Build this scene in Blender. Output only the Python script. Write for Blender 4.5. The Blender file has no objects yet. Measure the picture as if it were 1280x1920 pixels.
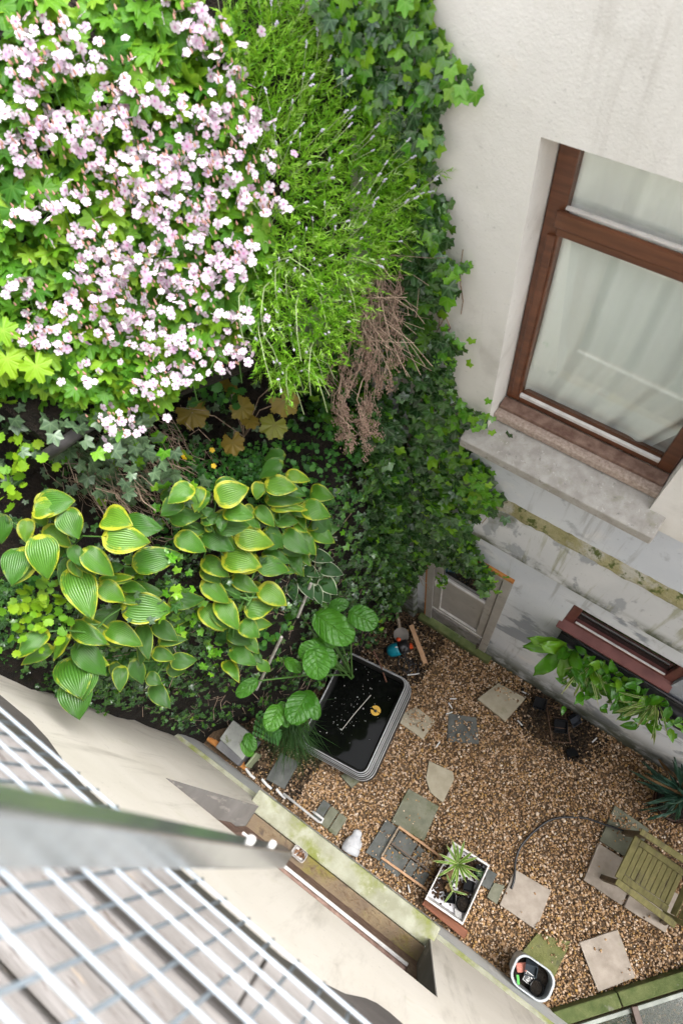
import bpy, math, random
import numpy as np
from mathutils import Matrix, Vector
random.seed(7); rng = np.random.default_rng(7)
sc = bpy.context.scene
COL = sc.collection
R = math.radians

# ------------------------------------------------------------------ camera
cam_data = bpy.data.cameras.new('camera')
cam = bpy.data.objects.new('camera', cam_data); COL.objects.link(cam)
cam.matrix_world = Matrix(((0.80632, -0.48965, 0.33181, 0.0),
                           (0.58216, 0.75616, -0.29883, 0.0),
                           (-0.10458, 0.43412, 0.89477, 7.2),
                           (0, 0, 0, 1)))
cam_data.sensor_fit = 'VERTICAL'; cam_data.sensor_height = 36.0; cam_data.sensor_width = 24.0
cam_data.lens = 1189.26 / 1920 * 36.0
cam_data.clip_start = 0.02; cam_data.clip_end = 300
cam_data.dof.use_dof = True; cam_data.dof.focus_distance = 5.0; cam_data.dof.aperture_fstop = 2.9
sc.camera = cam
# ------------------------------------------------------------------ sky, sun, exposure
SUN_EL, SUN_AZ = R(63), R(48)          # azimuth counted from +Y towards +X
world = bpy.data.worlds.new('World'); sc.world = world; world.use_nodes = True
wn = world.node_tree; wn.nodes.clear()
sky = wn.nodes.new('ShaderNodeTexSky'); sky.sky_type = 'NISHITA'; sky.sun_disc = False
sky.sun_elevation = SUN_EL; sky.sun_rotation = SUN_AZ; sky.air_density = 1.0; sky.dust_density = 3.0; sky.ozone_density = 1.0
hsv = wn.nodes.new('ShaderNodeHueSaturation'); hsv.inputs['Saturation'].default_value = 0.22   # overcast: an almost white sky
bg = wn.nodes.new('ShaderNodeBackground'); bg.inputs['Strength'].default_value = 0.15
wo = wn.nodes.new('ShaderNodeOutputWorld')
wn.links.new(sky.outputs[0], hsv.inputs['Color']); wn.links.new(hsv.outputs[0], bg.inputs[0]); wn.links.new(bg.outputs[0], wo.inputs[0])
sun_data = bpy.data.lights.new('sun', 'SUN'); sun_data.energy = 1.3; sun_data.angle = R(32); sun_data.color = (1.0, 0.98, 0.955)
sun = bpy.data.objects.new('sun', sun_data); COL.objects.link(sun); sun.location = (0, 0, 20)
sdir = Vector((math.sin(SUN_AZ) * math.cos(SUN_EL), math.cos(SUN_AZ) * math.cos(SUN_EL), math.sin(SUN_EL)))
sun.rotation_euler = sdir.to_track_quat('Z', 'Y').to_euler()
sc.view_settings.view_transform = 'Standard'; sc.view_settings.look = 'None'
sc.view_settings.gamma = 1.0; sc.view_settings.use_curve_mapping = False
sc.view_settings.exposure = 2.15
sc.cycles.max_bounces = 6; sc.cycles.diffuse_bounces = 4; sc.cycles.glossy_bounces = 2; sc.cycles.transmission_bounces = 3; sc.cycles.transparent_max_bounces = 8

# ------------------------------------------------------------------ mesh helpers
class MB:
    def __init__(s): s.v = []; s.f = []
    def add(s, v, f):
        o = len(s.v); s.v += [tuple(p) for p in v]; s.f += [tuple(i + o for i in q) for q in f]; return s
    def box(s, x0, x1, y0, y1, z0, z1):
        v = [(x, y, z) for z in (z0, z1) for y in (y0, y1) for x in (x0, x1)]
        return s.add(v, [(0, 2, 3, 1), (4, 5, 7, 6), (0, 1, 5, 4), (2, 6, 7, 3), (0, 4, 6, 2), (1, 3, 7, 5)])
    def obox(s, p0, p1, w, h, up=(0, 0, 1)):
        """bar from p0 to p1, w wide, h high"""
        a, b = Vector(p0), Vector(p1); d = (b - a).normalized(); u = Vector(up)
        sd = d.cross(u).normalized(); u = sd.cross(d).normalized()
        v = [c + sd * (i * w / 2) + u * (j * h / 2) for c in (a, b) for j in (-1, 1) for i in (-1, 1)]
        return s.add(v, [(0, 1, 3, 2), (4, 6, 7, 5), (0, 4, 5, 1), (2, 3, 7, 6), (0, 2, 6, 4), (1, 5, 7, 3)])
    def tube(s, pts, r, n=6, caps=True):
        pts = [Vector(p) for p in pts]; k = len(pts)
        rr = r if hasattr(r, '__len__') else [r] * k
        ref = Vector((0.31, 0.52, 0.79)); rings = []
        for i, p in enumerate(pts):
            d = (pts[min(i + 1, k - 1)] - pts[max(i - 1, 0)]).normalized()
            a = d.cross(ref)
            a = (a if a.length > 1e-3 else d.cross(Vector((1, 0, 0)))).normalized(); b = d.cross(a)
            rings += [p + (a * math.cos(2 * math.pi * j / n) + b * math.sin(2 * math.pi * j / n)) * rr[i] for j in range(n)]
        f = [(i * n + j, i * n + (j + 1) % n, (i + 1) * n + (j + 1) % n, (i + 1) * n + j) for i in range(k - 1) for j in range(n)]
        if caps: f += [tuple(range(n))[::-1], tuple(range((k - 1) * n, k * n))]
        return s.add(rings, f)
    def lathe(s, prof, c=(0, 0, 0), n=20, mat=None):
        v = []; k = len(prof)
        for (r, z) in prof:
            for j in range(n):
                p = Vector((r * math.cos(2 * math.pi * j / n), r * math.sin(2 * math.pi * j / n), z))
                if mat is not None: p = mat @ p
                v.append(p + Vector(c))
        f = [(i * n + j, i * n + (j + 1) % n, (i + 1) * n + (j + 1) % n, (i + 1) * n + j) for i in range(k - 1) for j in range(n)]
        f += [tuple(range(n))[::-1], tuple(range((k - 1) * n, k * n))]
        return s.add(v, f)
    def loft(s, rings, closed=True, caps=(True, True)):
        n = len(rings[0]); v = [p for r in rings for p in r]
        f = [(i * n + j, i * n + (j + 1) % n, (i + 1) * n + (j + 1) % n, (i + 1) * n + j) for i in range(len(rings) - 1) for j in range(n if closed else n - 1)]
        if caps[0]: f.append(tuple(range(n))[::-1])
        if caps[1]: f.append(tuple(range((len(rings) - 1) * n, len(rings) * n)))
        return s.add(v, f)
    def prism(s, poly, z0, z1):
        n = len(poly)
        return s.add([(p[0], p[1], z0) for p in poly] + [(p[0], p[1], z1) for p in poly],
                     [tuple(range(n))[::-1], tuple(range(n, 2 * n))] + [(i, (i + 1) % n, n + (i + 1) % n, n + i) for i in range(n)])
    def mesh(s, name, smooth=False):
        m = bpy.data.meshes.new(name); m.from_pydata(s.v, [], s.f); m.update()
        if smooth: m.polygons.foreach_set('use_smooth', [True] * len(m.polygons))
        return m
    def build(s, name, mat, parent=None, smooth=False, bevel=0, local=False):
        return link(s.mesh(name, smooth), name, mat, parent, bevel, local)

def wm(o):
    m = o.matrix_basis.copy()
    if o.parent is not None: m = wm(o.parent) @ o.matrix_parent_inverse @ m
    return m
def link(me, name, mat=None, parent=None, bevel=0, local=False):
    o = bpy.data.objects.new(name, me); COL.objects.link(o)
    if mat is not None and len(me.materials) == 0: me.materials.append(mat)
    if parent is not None:
        o.parent = parent
        if not local: o.matrix_parent_inverse = wm(parent).inverted()
    if bevel:
        b = o.modifiers.new('bevel', 'BEVEL'); b.width = bevel; b.segments = 2; b.limit_method = 'ANGLE'; b.angle_limit = R(40)
    return o
def tag(o, label=None, cat=None, group=None, kind=None):
    if label: o['label'] = label
    if cat: o['category'] = cat
    if group: o['group'] = group
    if kind: o['kind'] = kind
    return o
def thing(name, loc, label, cat, group=None, rz=0):
    o = bpy.data.objects.new(name, None); COL.objects.link(o); o.location = loc; o.rotation_euler = (0, 0, rz)
    o.empty_display_size = 0.1
    return tag(o, label, cat, group)
def fastmesh(name, V, F, attrs=None, smooth=False):
    """V (n,3) array, F (m,k) int array of k-gons; attrs: dict of per-vertex floats"""
    me = bpy.data.meshes.new(name); V = np.asarray(V, np.float32); F = np.asarray(F, np.int32); k = F.shape[1]
    me.vertices.add(len(V)); me.vertices.foreach_set('co', V.ravel())
    me.loops.add(F.size); me.loops.foreach_set('vertex_index', F.ravel())
    me.polygons.add(len(F)); me.polygons.foreach_set('loop_start', np.arange(0, F.size, k, dtype=np.int32))
    me.polygons.foreach_set('loop_total', np.full(len(F), k, np.int32))
    if smooth: me.polygons.foreach_set('use_smooth', np.ones(len(F), bool))
    me.update(calc_edges=True)
    for a, val in (attrs or {}).items():
        at = me.attributes.new(a, 'FLOAT', 'POINT'); at.data.foreach_set('value', np.asarray(val, np.float32))
    return me
class Tpl:
    """leaf template: vertices, triangles, float attributes"""
    def __init__(s, V, F, attrs): s.V = np.array(V, float); s.F = np.array(F, int); s.A = {k: np.array(v, float) for k, v in attrs.items()}
    def mesh(s, name, mat):
        m = fastmesh(name, s.V, s.F, s.A, True); m.materials.append(mat); return m
def merged(name, tpls, mats4, rnd=None, smooth=True):
    """one mesh out of many transformed copies of the templates"""
    Vs, Fs, off = [], [], 0; As = {k: [] for k in tpls[0].A}; As['rnd'] = []
    for i, m in enumerate(mats4):
        t = tpls[i % len(tpls)]; m = np.asarray(m)
        Vs.append(t.V @ m[:3, :3].T + m[:3, 3]); Fs.append(t.F + off); off += len(t.V)
        for k in t.A: As[k].append(t.A[k])
        As['rnd'].append(np.full(len(t.V), rng.random() if rnd is None else rnd[i]))
    return fastmesh(name, np.concatenate(Vs), np.concatenate(Fs), {k: np.concatenate(v) for k, v in As.items()}, smooth)
def frame(o, d, n, sx=1.0, sy=1.0, sz=1.0):
    """4x4: local x along d, local z along n (orthogonalised)"""
    d = np.array(d, float); n = np.array(n, float); d /= np.linalg.norm(d) + 1e-9
    n = n - d * (n @ d); n /= np.linalg.norm(n) + 1e-9; y = np.cross(n, d)
    m = np.eye(4); m[:3, 0] = d * sx; m[:3, 1] = y * sy; m[:3, 2] = n * sz; m[:3, 3] = o
    return m
def put(me, name, m, parent):
    o = bpy.data.objects.new(name, me); COL.objects.link(o); o.parent = parent
    if parent is not None: o.matrix_parent_inverse = wm(parent).inverted()
    o.matrix_basis = Matrix(np.asarray(m).tolist()); return o
def inpoly(p, poly):
    x, y = p; c = False; j = len(poly) - 1
    for i in range(len(poly)):
        xi, yi = poly[i]; xj, yj = poly[j]
        if (yi > y) != (yj > y) and x < (xj - xi) * (y - yi) / (yj - yi + 1e-12) + xi: c = not c
        j = i
    return c
def sample(poly, n):
    xs = [p[0] for p in poly]; ys = [p[1] for p in poly]; out = []
    while len(out) < n:
        p = (random.uniform(min(xs), max(xs)), random.uniform(min(ys), max(ys)))
        if inpoly(p, poly): out.append(p)
    return out
def unit(v): v = np.array(v, float); return v / (np.linalg.norm(v) + 1e-9)

# ------------------------------------------------------------------ materials
def node(nt, t, **kw):
    n = nt.nodes.new(t)
    for k, v in kw.items(): setattr(n, k, v)
    return n
def setin(n, **kw):
    for k, v in kw.items(): n.inputs[k.replace('_', ' ')].default_value = v
    return n
def newmat(name):
    m = bpy.data.materials.new(name); m.use_nodes = True; nt = m.node_tree
    return m, nt, nt.nodes['Principled BSDF'], nt.nodes['Material Output']
def c4(c): return (c[0], c[1], c[2], 1.0)
def noise(nt, scale, detail=4, rough=0.55, vec=None, dist=0.0):
    n = node(nt, 'ShaderNodeTexNoise'); setin(n, Scale=scale, Detail=detail, Roughness=rough, Distortion=dist)
    if vec is not None: nt.links.new(vec, n.inputs['Vector'])
    return n.outputs['Fac']
def ramp(nt, fac, stops, interp='LINEAR'):
    r = node(nt, 'ShaderNodeValToRGB'); r.color_ramp.interpolation = interp
    while len(r.color_ramp.elements) < len(stops): r.color_ramp.elements.new(0.5)
    for e, (p, c) in zip(r.color_ramp.elements, stops): e.position = p; e.color = c4(c) if hasattr(c, '__len__') else (c, c, c, 1)
    nt.links.new(fac, r.inputs[0]); return r.outputs[0]
def mix(nt, fac, a, b, blend='MIX'):
    m = node(nt, 'ShaderNodeMix', data_type='RGBA', blend_type=blend)
    for s, i in ((fac, 0), (a, 6), (b, 7)):
        if isinstance(s, (int, float)): m.inputs[i].default_value = s
        elif isinstance(s, (tuple, list)): m.inputs[i].default_value = c4(s)
        else: nt.links.new(s, m.inputs[i])
    return m.outputs[2]
def mth(nt, op, a, b=0.0, clamp=False):
    m = node(nt, 'ShaderNodeMath', operation=op, use_clamp=clamp)
    for s, i in ((a, 0), (b, 1)):
        if isinstance(s, (int, float)): m.inputs[i].default_value = s
        else: nt.links.new(s, m.inputs[i])
    return m.outputs[0]
def smooth(nt, x, lo, hi):
    m = node(nt, 'ShaderNodeMapRange', interpolation_type='SMOOTHSTEP'); m.inputs[1].default_value = lo; m.inputs[2].default_value = hi
    nt.links.new(x, m.inputs[0]); return m.outputs[0]
def wpos(nt): return node(nt, 'ShaderNodeNewGeometry').outputs['Position']
def ocoord(nt): return node(nt, 'ShaderNodeTexCoord').outputs['Object']
def xyz(nt, v):
    s = node(nt, 'ShaderNodeSeparateXYZ'); nt.links.new(v, s.inputs[0]); return s.outputs
def stretch(nt, v, sx, sy, sz):
    m = node(nt, 'ShaderNodeMapping'); m.inputs['Scale'].default_value = (sx, sy, sz); nt.links.new(v, m.inputs[0]); return m.outputs[0]
def bump(nt, bs, h, strength, dist=0.01):
    b = node(nt, 'ShaderNodeBump'); setin(b, Strength=strength, Distance=dist); nt.links.new(h, b.inputs['Height']); nt.links.new(b.outputs[0], bs.inputs['Normal'])
def surf(name, ca, cb, scale=8, rough=0.7, bs=0.3, bscale=60, bdist=0.004, metal=0.0, spec=0.4, lo=0.35, hi=0.65, spots=None, mp=(1, 1, 1)):
    """two-tone noise colour with fine relief and optional (colour, scale, lo, hi) blotches"""
    m, nt, b, _ = newmat(name); p = stretch(nt, wpos(nt), *mp)
    col = ramp(nt, noise(nt, scale, 5, 0.6, p), [(lo, ca), (hi, cb)])
    for (c, s, l, h) in (spots or []): col = mix(nt, smooth(nt, noise(nt, s, 5, 0.65, p), l, h), col, c)
    nt.links.new(col, b.inputs['Base Color']); setin(b, Roughness=rough, Metallic=metal); b.inputs['Specular IOR Level'].default_value = spec
    if bs: bump(nt, b, noise(nt, bscale, 3, 0.6, p), bs, bdist)
    return m
def plain(name, c, rough=0.5, metal=0.0, spec=0.5, var=0.15):
    return surf(name, tuple(v * (1 - var) for v in c), tuple(min(1, v * (1 + var)) for v in c), 14, rough, 0.12, 90, 0.002, metal, spec)
def leafmat(name, stops, rough=0.42, spec=0.5, trans=0.35, pin=None, edge=None, rib=None, center=None, tvar=None, bmp=0.0, vein=None):
    """foliage: colour by a per-leaf random number; optional margin / rib / centre tints from mesh attributes"""
    m, nt, b, out = newmat(name)
    at = node(nt, 'ShaderNodeAttribute', attribute_name='rnd'); oi = node(nt, 'ShaderNodeObjectInfo')
    r = mth(nt, 'FRACT', mth(nt, 'ADD', at.outputs['Fac'], oi.outputs['Random']))
    col = ramp(nt, r, stops)
    nz = noise(nt, 26, 4, 0.6, wpos(nt)); col = mix(nt, mth(nt, 'MULTIPLY', nz, 0.35), col, tuple(v * 0.55 for v in stops[0][1]))
    if vein:
        a = node(nt, 'ShaderNodeAttribute', attribute_name='vein'); col = mix(nt, mth(nt, 'MULTIPLY', smooth(nt, a.outputs['Fac'], 0.35, 1.0), vein[1]), col, vein[0])
    if pin:      # pinnate veins: midrib and side veins from the leaf's own coordinates
        ac = node(nt, 'ShaderNodeAttribute', attribute_name='across'); al = node(nt, 'ShaderNodeAttribute', attribute_name='along'); ab = mth(nt, 'ABSOLUTE', ac.outputs['Fac'])
        sv = mth(nt, 'POWER', mth(nt, 'SUBTRACT', 1.0, mth(nt, 'ABSOLUTE', mth(nt, 'SINE', mth(nt, 'MULTIPLY', mth(nt, 'SUBTRACT', mth(nt, 'MULTIPLY', al.outputs['Fac'], 1.0), mth(nt, 'MULTIPLY', ab, 0.33)), 17.0)))), 5.0)
        mr = mth(nt, 'SUBTRACT', 1.0, smooth(nt, ab, 0.0, 0.07)); vv = mth(nt, 'MAXIMUM', mth(nt, 'MULTIPLY', sv, 0.75), mr)
        col = mix(nt, mth(nt, 'MULTIPLY', vv, pin[1]), col, pin[0]); bump(nt, b, mth(nt, 'SUBTRACT', mth(nt, 'MULTIPLY', noise(nt, 34, 3, 0.6, wpos(nt)), 0.9), vv), 0.8, 0.010); bmp = 0
    if rib:
        a = node(nt, 'ShaderNodeAttribute', attribute_name='across'); ribh = mth(nt, 'POWER', mth(nt, 'ABSOLUTE', mth(nt, 'SINE', mth(nt, 'MULTIPLY', a.outputs['Fac'], 21.0))), 0.6)
        col = mix(nt, mth(nt, 'MULTIPLY', mth(nt, 'SUBTRACT', 1.0, ribh), rib[1]), col, rib[0]); bump(nt, b, ribh, 0.55, 0.006)
    if edge:
        a = node(nt, 'ShaderNodeAttribute', attribute_name='edge')
        ac = node(nt, 'ShaderNodeAttribute', attribute_name='across'); al = node(nt, 'ShaderNodeAttribute', attribute_name='along'); cx = node(nt, 'ShaderNodeCombineXYZ')
        nt.links.new(mth(nt, 'MULTIPLY', ac.outputs['Fac'], 9.0), cx.inputs[0]); nt.links.new(mth(nt, 'MULTIPLY', al.outputs['Fac'], 1.6), cx.inputs[1]); nt.links.new(mth(nt, 'MULTIPLY', r, 31.0), cx.inputs[2])
        streak = mth(nt, 'MULTIPLY', mth(nt, 'SUBTRACT', noise(nt, 1.0, 3, 0.6, cx.outputs[0]), 0.5), edge[3])
        e = mth(nt, 'ADD', mth(nt, 'ADD', a.outputs['Fac'], streak), mth(nt, 'MULTIPLY', mth(nt, 'SUBTRACT', noise(nt, 22, 4, 0.7, wpos(nt)), 0.5), edge[3])); e = mth(nt, 'ADD', e, mth(nt, 'MULTIPLY', mth(nt, 'SUBTRACT', r, 0.5), edge[3] * 0.45))
        col = mix(nt, smooth(nt, e, edge[1], edge[2]), col, edge[0]); col = mix(nt, mth(nt, 'MULTIPLY', smooth(nt, noise(nt, 48, 3, 0.6, wpos(nt)), 0.71, 0.75), 0.85), col, (0.13, 0.085, 0.03))
    if center:
        a = node(nt, 'ShaderNodeAttribute', attribute_name='rad'); col = mix(nt, mth(nt, 'SUBTRACT', 1.0, smooth(nt, a.outputs['Fac'], center[1], center[2])), col, center[0])
    nt.links.new(col, b.inputs['Base Color']); setin(b, Roughness=rough); b.inputs['Specular IOR Level'].default_value = spec
    if bmp: bump(nt, b, noise(nt, 55, 3, 0.6, wpos(nt)), bmp, 0.004)
    tr = node(nt, 'ShaderNodeBsdfTranslucent'); tc = mix(nt, 0.35, col, (0.42, 0.5, 0.05)) if tvar is None else mix(nt, 0.0, col, col); nt.links.new(tc, tr.inputs[0])
    ms = node(nt, 'ShaderNodeMixShader'); ms.inputs[0].default_value = trans
    nt.links.new(b.outputs[0], ms.inputs[1]); nt.links.new(tr.outputs[0], ms.inputs[2]); nt.links.new(ms.outputs[0], out.inputs[0])
    return m
def glassmat(name, tint=(0.9, 0.95, 0.93), refl=1.0):
    m, nt, b, out = newmat(name); nt.nodes.remove(b)
    tr = node(nt, 'ShaderNodeBsdfTransparent'); tr.inputs[0].default_value = c4(tint)
    gl = node(nt, 'ShaderNodeBsdfGlossy'); setin(gl, Roughness=0.02); gl.inputs[0].default_value = (1, 1, 1, 1)
    lw = node(nt, 'ShaderNodeLayerWeight'); setin(lw, Blend=0.5)
    fr = mth(nt, 'ADD', 0.03, mth(nt, 'MULTIPLY', mth(nt, 'POWER', lw.outputs['Facing'], 5.0), 0.9))
    ms = node(nt, 'ShaderNodeMixShader'); nt.links.new(mth(nt, 'MULTIPLY', fr, refl, True), ms.inputs[0])
    nt.links.new(tr.outputs[0], ms.inputs[1]); nt.links.new(gl.outputs[0], ms.inputs[2]); nt.links.new(ms.outputs[0], out.inputs[0])
    return m

# ================================================================== THE SETTING
def plaster(name, base, base2, stains=(), bs=0.25, speck=True, rough=0.85, pscale=1.6):
    """stains: (colour, mask function(nt, pos, xyz) -> 0..1 socket)"""
    m, nt, b, _ = newmat(name); p = wpos(nt); s = xyz(nt, p)
    col = ramp(nt, noise(nt, pscale, 6, 0.6, p, 0.4), [(0.3, base), (0.7, base2)])
    if speck:
        col = mix(nt, mth(nt, 'MULTIPLY', smooth(nt, noise(nt, 45, 3, 0.5, p), 0.66, 0.74), 0.35), col, tuple(v * 0.5 for v in base))
    for c, fn in stains: col = mix(nt, fn(nt, p, s), col, c)
    nt.links.new(col, b.inputs['Base Color']); setin(b, Roughness=rough); b.inputs['Specular IOR Level'].default_value = 0.25
    h = mth(nt, 'ADD', noise(nt, 9, 5, 0.6, p), mth(nt, 'MULTIPLY', noise(nt, 130, 2, 0.5, p), 0.25))
    bump(nt, b, h, bs, 0.012); return m
def patch(scale, lo, hi, amt, sx=1, sy=1, sz=1, zlo=None, zhi=None):
    def fn(nt, p, s):
        k = mth(nt, 'MULTIPLY', smooth(nt, noise(nt, scale, 5, 0.62, stretch(nt, p, sx, sy, sz), 0.3), lo, hi), amt)
        if zlo is not None: k = mth(nt, 'MULTIPLY', k, smooth(nt, s[2], zlo[0], zlo[1]))
        if zhi is not None: k = mth(nt, 'MULTIPLY', k, mth(nt, 'SUBTRACT', 1.0, smooth(nt, s[2], zhi[1], zhi[0])))
        return k
    return fn
MOSS = (0.085, 0.095, 0.018); MOSSD = (0.035, 0.045, 0.015)
M = {}
M['cream'] = plaster('cream_plaster', (0.66, 0.645, 0.605), (0.75, 0.735, 0.70), [((0.47, 0.45, 0.41), patch(3, 0.52, 0.78, 0.6)), ((0.50, 0.48, 0.44), patch(2.6, 0.56, 0.72, 0.55, 3.5, 1, 0.35)), ((0.70, 0.58, 0.44), patch(2.2, 0.62, 0.78, 0.35)), ((0.30, 0.27, 0.22), patch(60, 0.72, 0.76, 0.7))], 0.35)
M['gray'] = plaster('grey_plaster', (0.53, 0.57, 0.63), (0.65, 0.675, 0.71), [
    ((0.24, 0.265, 0.31), patch(1.3, 0.53, 0.58, 0.85)), ((0.72, 0.72, 0.72), patch(1.9, 0.58, 0.70, 0.7)), ((0.30, 0.32, 0.35), patch(4.5, 0.58, 0.70, 0.6)), ((0.33, 0.34, 0.35), patch(3.5, 0.56, 0.72, 0.6, 4, 1, 0.3)),
    (MOSSD, patch(5, 0.30, 0.55, 0.95, zhi=(0.75, 0.05))), ((0.10, 0.11, 0.09), patch(7, 0.25, 0.6, 0.8, zhi=(0.35, 0.0)))])
M['band'] = plaster('ledge_plaster', (0.52, 0.54, 0.56), (0.64, 0.65, 0.66), [
    ((0.30, 0.32, 0.35), patch(3.2, 0.55, 0.61, 0.8, 1.6, 1, 0.7)),
    ((0.20, 0.20, 0.06), patch(7, 0.54, 0.68, 0.55, 1.8, 1, 0.16)), (MOSS, patch(2.4, 0.54, 0.70, 0.8, 1, 1, 1.2)),
    (MOSSD, patch(4, 0.40, 0.6, 0.9, zhi=(3.12, 2.95)))])
M['ledge_top'] = surf('mossy_ledge', (0.22, 0.20, 0.08), (0.34, 0.31, 0.17), 9, 0.9, 0.9, 60, 0.02, spots=[((0.40, 0.38, 0.31), 4, 0.50, 0.62), ((0.075, 0.095, 0.018), 14, 0.52, 0.62)])
M['sillstone'] = surf('sill_stone', (0.30, 0.28, 0.25), (0.42, 0.40, 0.37), 14, 0.85, 0.5, 120, 0.006, spots=[((0.19, 0.20, 0.09), 3, 0.52, 0.70), ((0.21, 0.20, 0.18), 22, 0.60, 0.70), ((0.50, 0.48, 0.44), 40, 0.6, 0.7)])
M['pier'] = surf('pier_render', (0.16, 0.17, 0.17), (0.26, 0.27, 0.26), 6, 0.85, 0.5, 40, 0.01, spots=[((0.045, 0.065, 0.018), 5, 0.42, 0.6)])
M['frame'] = surf('brown_window_frame', (0.085, 0.030, 0.013), (0.155, 0.058, 0.026), 12, 0.38, 0.1, 90, 0.002, spec=0.5, mp=(0.3, 1, 3))
M['frame_dull'] = surf('weathered_brown_frame', (0.13, 0.07, 0.05), (0.26, 0.17, 0.13), 20, 0.7, 0.3, 120, 0.003)
M['subsill'] = surf('weathered_sub_sill', (0.28, 0.21, 0.17), (0.46, 0.37, 0.31), 60, 0.85, 0.5, 200, 0.004)
M['redframe'] = surf('red_brown_frame', (0.10, 0.030, 0.026), (0.16, 0.055, 0.048), 9, 0.5, 0.15, 90, 0.002)
M['bead'] = plain('white_glazing_bead', (0.62, 0.60, 0.58), 0.4)
M['glass'] = glassmat('window_glass', (0.985, 1.0, 0.99), 2.4)
M['darkroom'] = plain('unlit_room', (0.02, 0.02, 0.022), 0.9)
M['doorpaint'] = surf('grey_door_paint', (0.34, 0.325, 0.305), (0.41, 0.395, 0.37), 5, 0.5, 0.08, 60, 0.002, spots=[((0.15, 0.14, 0.12), 9, 0.6, 0.72)])
M['kick'] = surf('worn_door_foot', (0.17, 0.165, 0.16), (0.30, 0.29, 0.28), 6, 0.8, 0.3, 50, 0.004, spots=[((0.07, 0.085, 0.035), 5, 0.5, 0.68)])
M['orange'] = surf('bare_orange_wood', (0.36, 0.13, 0.025), (0.50, 0.22, 0.06), 14, 0.8, 0.2, 60, 0.003)
M['mossstone'] = surf('mossy_stone', (0.060, 0.085, 0.022), (0.12, 0.14, 0.05), 8, 0.9, 0.6, 60, 0.01, spots=[((0.18, 0.18, 0.14), 6, 0.58, 0.7)])
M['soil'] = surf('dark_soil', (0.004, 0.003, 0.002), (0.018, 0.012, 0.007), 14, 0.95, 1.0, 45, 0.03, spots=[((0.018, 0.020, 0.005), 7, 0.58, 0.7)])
M['gravelbed'] = surf('gravel_bed', (0.10, 0.066, 0.04), (0.17, 0.115, 0.07), 40, 0.95, 0.8, 80, 0.01)
M['lcream'] = plaster('left_cream_plaster', (0.72, 0.67, 0.59), (0.81, 0.76, 0.69), [((0.40, 0.36, 0.30), patch(2.4, 0.50, 0.78, 0.6, 3.0, 3.0, 0.35)), ((0.50, 0.47, 0.30), patch(1.6, 0.58, 0.75, 0.4))])
M['lplinth'] = plaster('pale_plinth', (0.62, 0.63, 0.62), (0.72, 0.73, 0.72), [((0.30, 0.31, 0.30), patch(4, 0.58, 0.75, 0.5)), (MOSS, patch(6, 0.45, 0.62, 0.7, zhi=(0.16, 0.02))), ((0.30, 0.33, 0.13), patch(5, 0.45, 0.65, 0.6, zlo=(0.62, 0.75)))])
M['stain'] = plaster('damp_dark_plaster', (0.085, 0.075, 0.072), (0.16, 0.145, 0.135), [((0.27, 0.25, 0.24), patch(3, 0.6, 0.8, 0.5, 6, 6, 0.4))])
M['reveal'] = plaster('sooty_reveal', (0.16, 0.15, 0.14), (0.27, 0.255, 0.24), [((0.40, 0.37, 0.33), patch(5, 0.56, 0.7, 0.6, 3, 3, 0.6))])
M['lsill'] = surf('algae_sill_stone', (0.27, 0.27, 0.19), (0.40, 0.40, 0.31), 7, 0.88, 0.5, 80, 0.006, spots=[((0.20, 0.22, 0.055), 2.2, 0.48, 0.64), ((0.5, 0.48, 0.42), 9, 0.62, 0.74)])
M['lsill_in'] = surf('dirty_inner_sill', (0.17, 0.125, 0.085), (0.25, 0.19, 0.11), 6, 0.9, 0.4, 90, 0.006, spots=[((0.20, 0.17, 0.04), 2.5, 0.50, 0.66), ((0.11, 0.08, 0.06), 12, 0.55, 0.7)])
M['gapdark'] = plain('dark_gap', (0.012, 0.011, 0.010), 0.9)

def rect_wall(mb, x0, x1, z0, z1, yf, depth, holes=(), top=True, bottom=True):
    """vertical wall facing -y at y=yf with rectangular openings and their reveals"""
    xs = sorted({x0, x1, *[v for h in holes for v in h[:2]]}); zs = sorted({z0, z1, *[v for h in holes for v in h[2:4]]})
    inside = lambda x, z: any(h[0] < x < h[1] and h[2] < z < h[3] for h in holes)
    for i in range(len(xs) - 1):
        for j in range(len(zs) - 1):
            if not inside((xs[i] + xs[i + 1]) / 2, (zs[j] + zs[j + 1]) / 2):
                mb.add([(xs[i], yf, zs[j]), (xs[i + 1], yf, zs[j]), (xs[i + 1], yf, zs[j + 1]), (xs[i], yf, zs[j + 1])], [(0, 1, 2, 3)])
    for (a, b, c, d) in [h[:4] for h in holes]:
        for q in ([(a, yf, c), (a, yf, d), (a, yf + depth, d), (a, yf + depth, c)], [(b, yf, d), (b, yf, c), (b, yf + depth, c), (b, yf + depth, d)],
                  [(a, yf, d), (b, yf, d), (b, yf + depth, d), (a, yf + depth, d)], [(b, yf, c), (a, yf, c), (a, yf + depth, c), (b, yf + depth, c)]):
            mb.add(q, [(0, 1, 2, 3)])
    mb.add([(x0, yf, z1), (x1, yf, z1), (x1, yf + depth, z1), (x0, yf + depth, z1)], [(0, 1, 2, 3)])
    mb.add([(x0, yf, z0), (x1, yf, z0), (x1, yf + depth, z0), (x0, yf + depth, z0)], [(3, 2, 1, 0)])
    mb.add([(x0, yf, z0), (x0, yf, z1), (x0, yf + depth, z1), (x0, yf + depth, z0)], [(3, 2, 1, 0)])
    mb.add([(x1, yf, z0), (x1, yf, z1), (x1, yf + depth, z1), (x1, yf + depth, z0)], [(0, 1, 2, 3)])

# ---- ground: one sheet to the horizon, then the courtyard's gravel
g = MB().add([(-80, -80, -0.03), (80, -80, -0.03), (80, 80, -0.03), (-80, 80, -0.03)], [(0, 1, 2, 3)]).build('ground', M['gravelbed']); tag(g, kind='structure')

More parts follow.
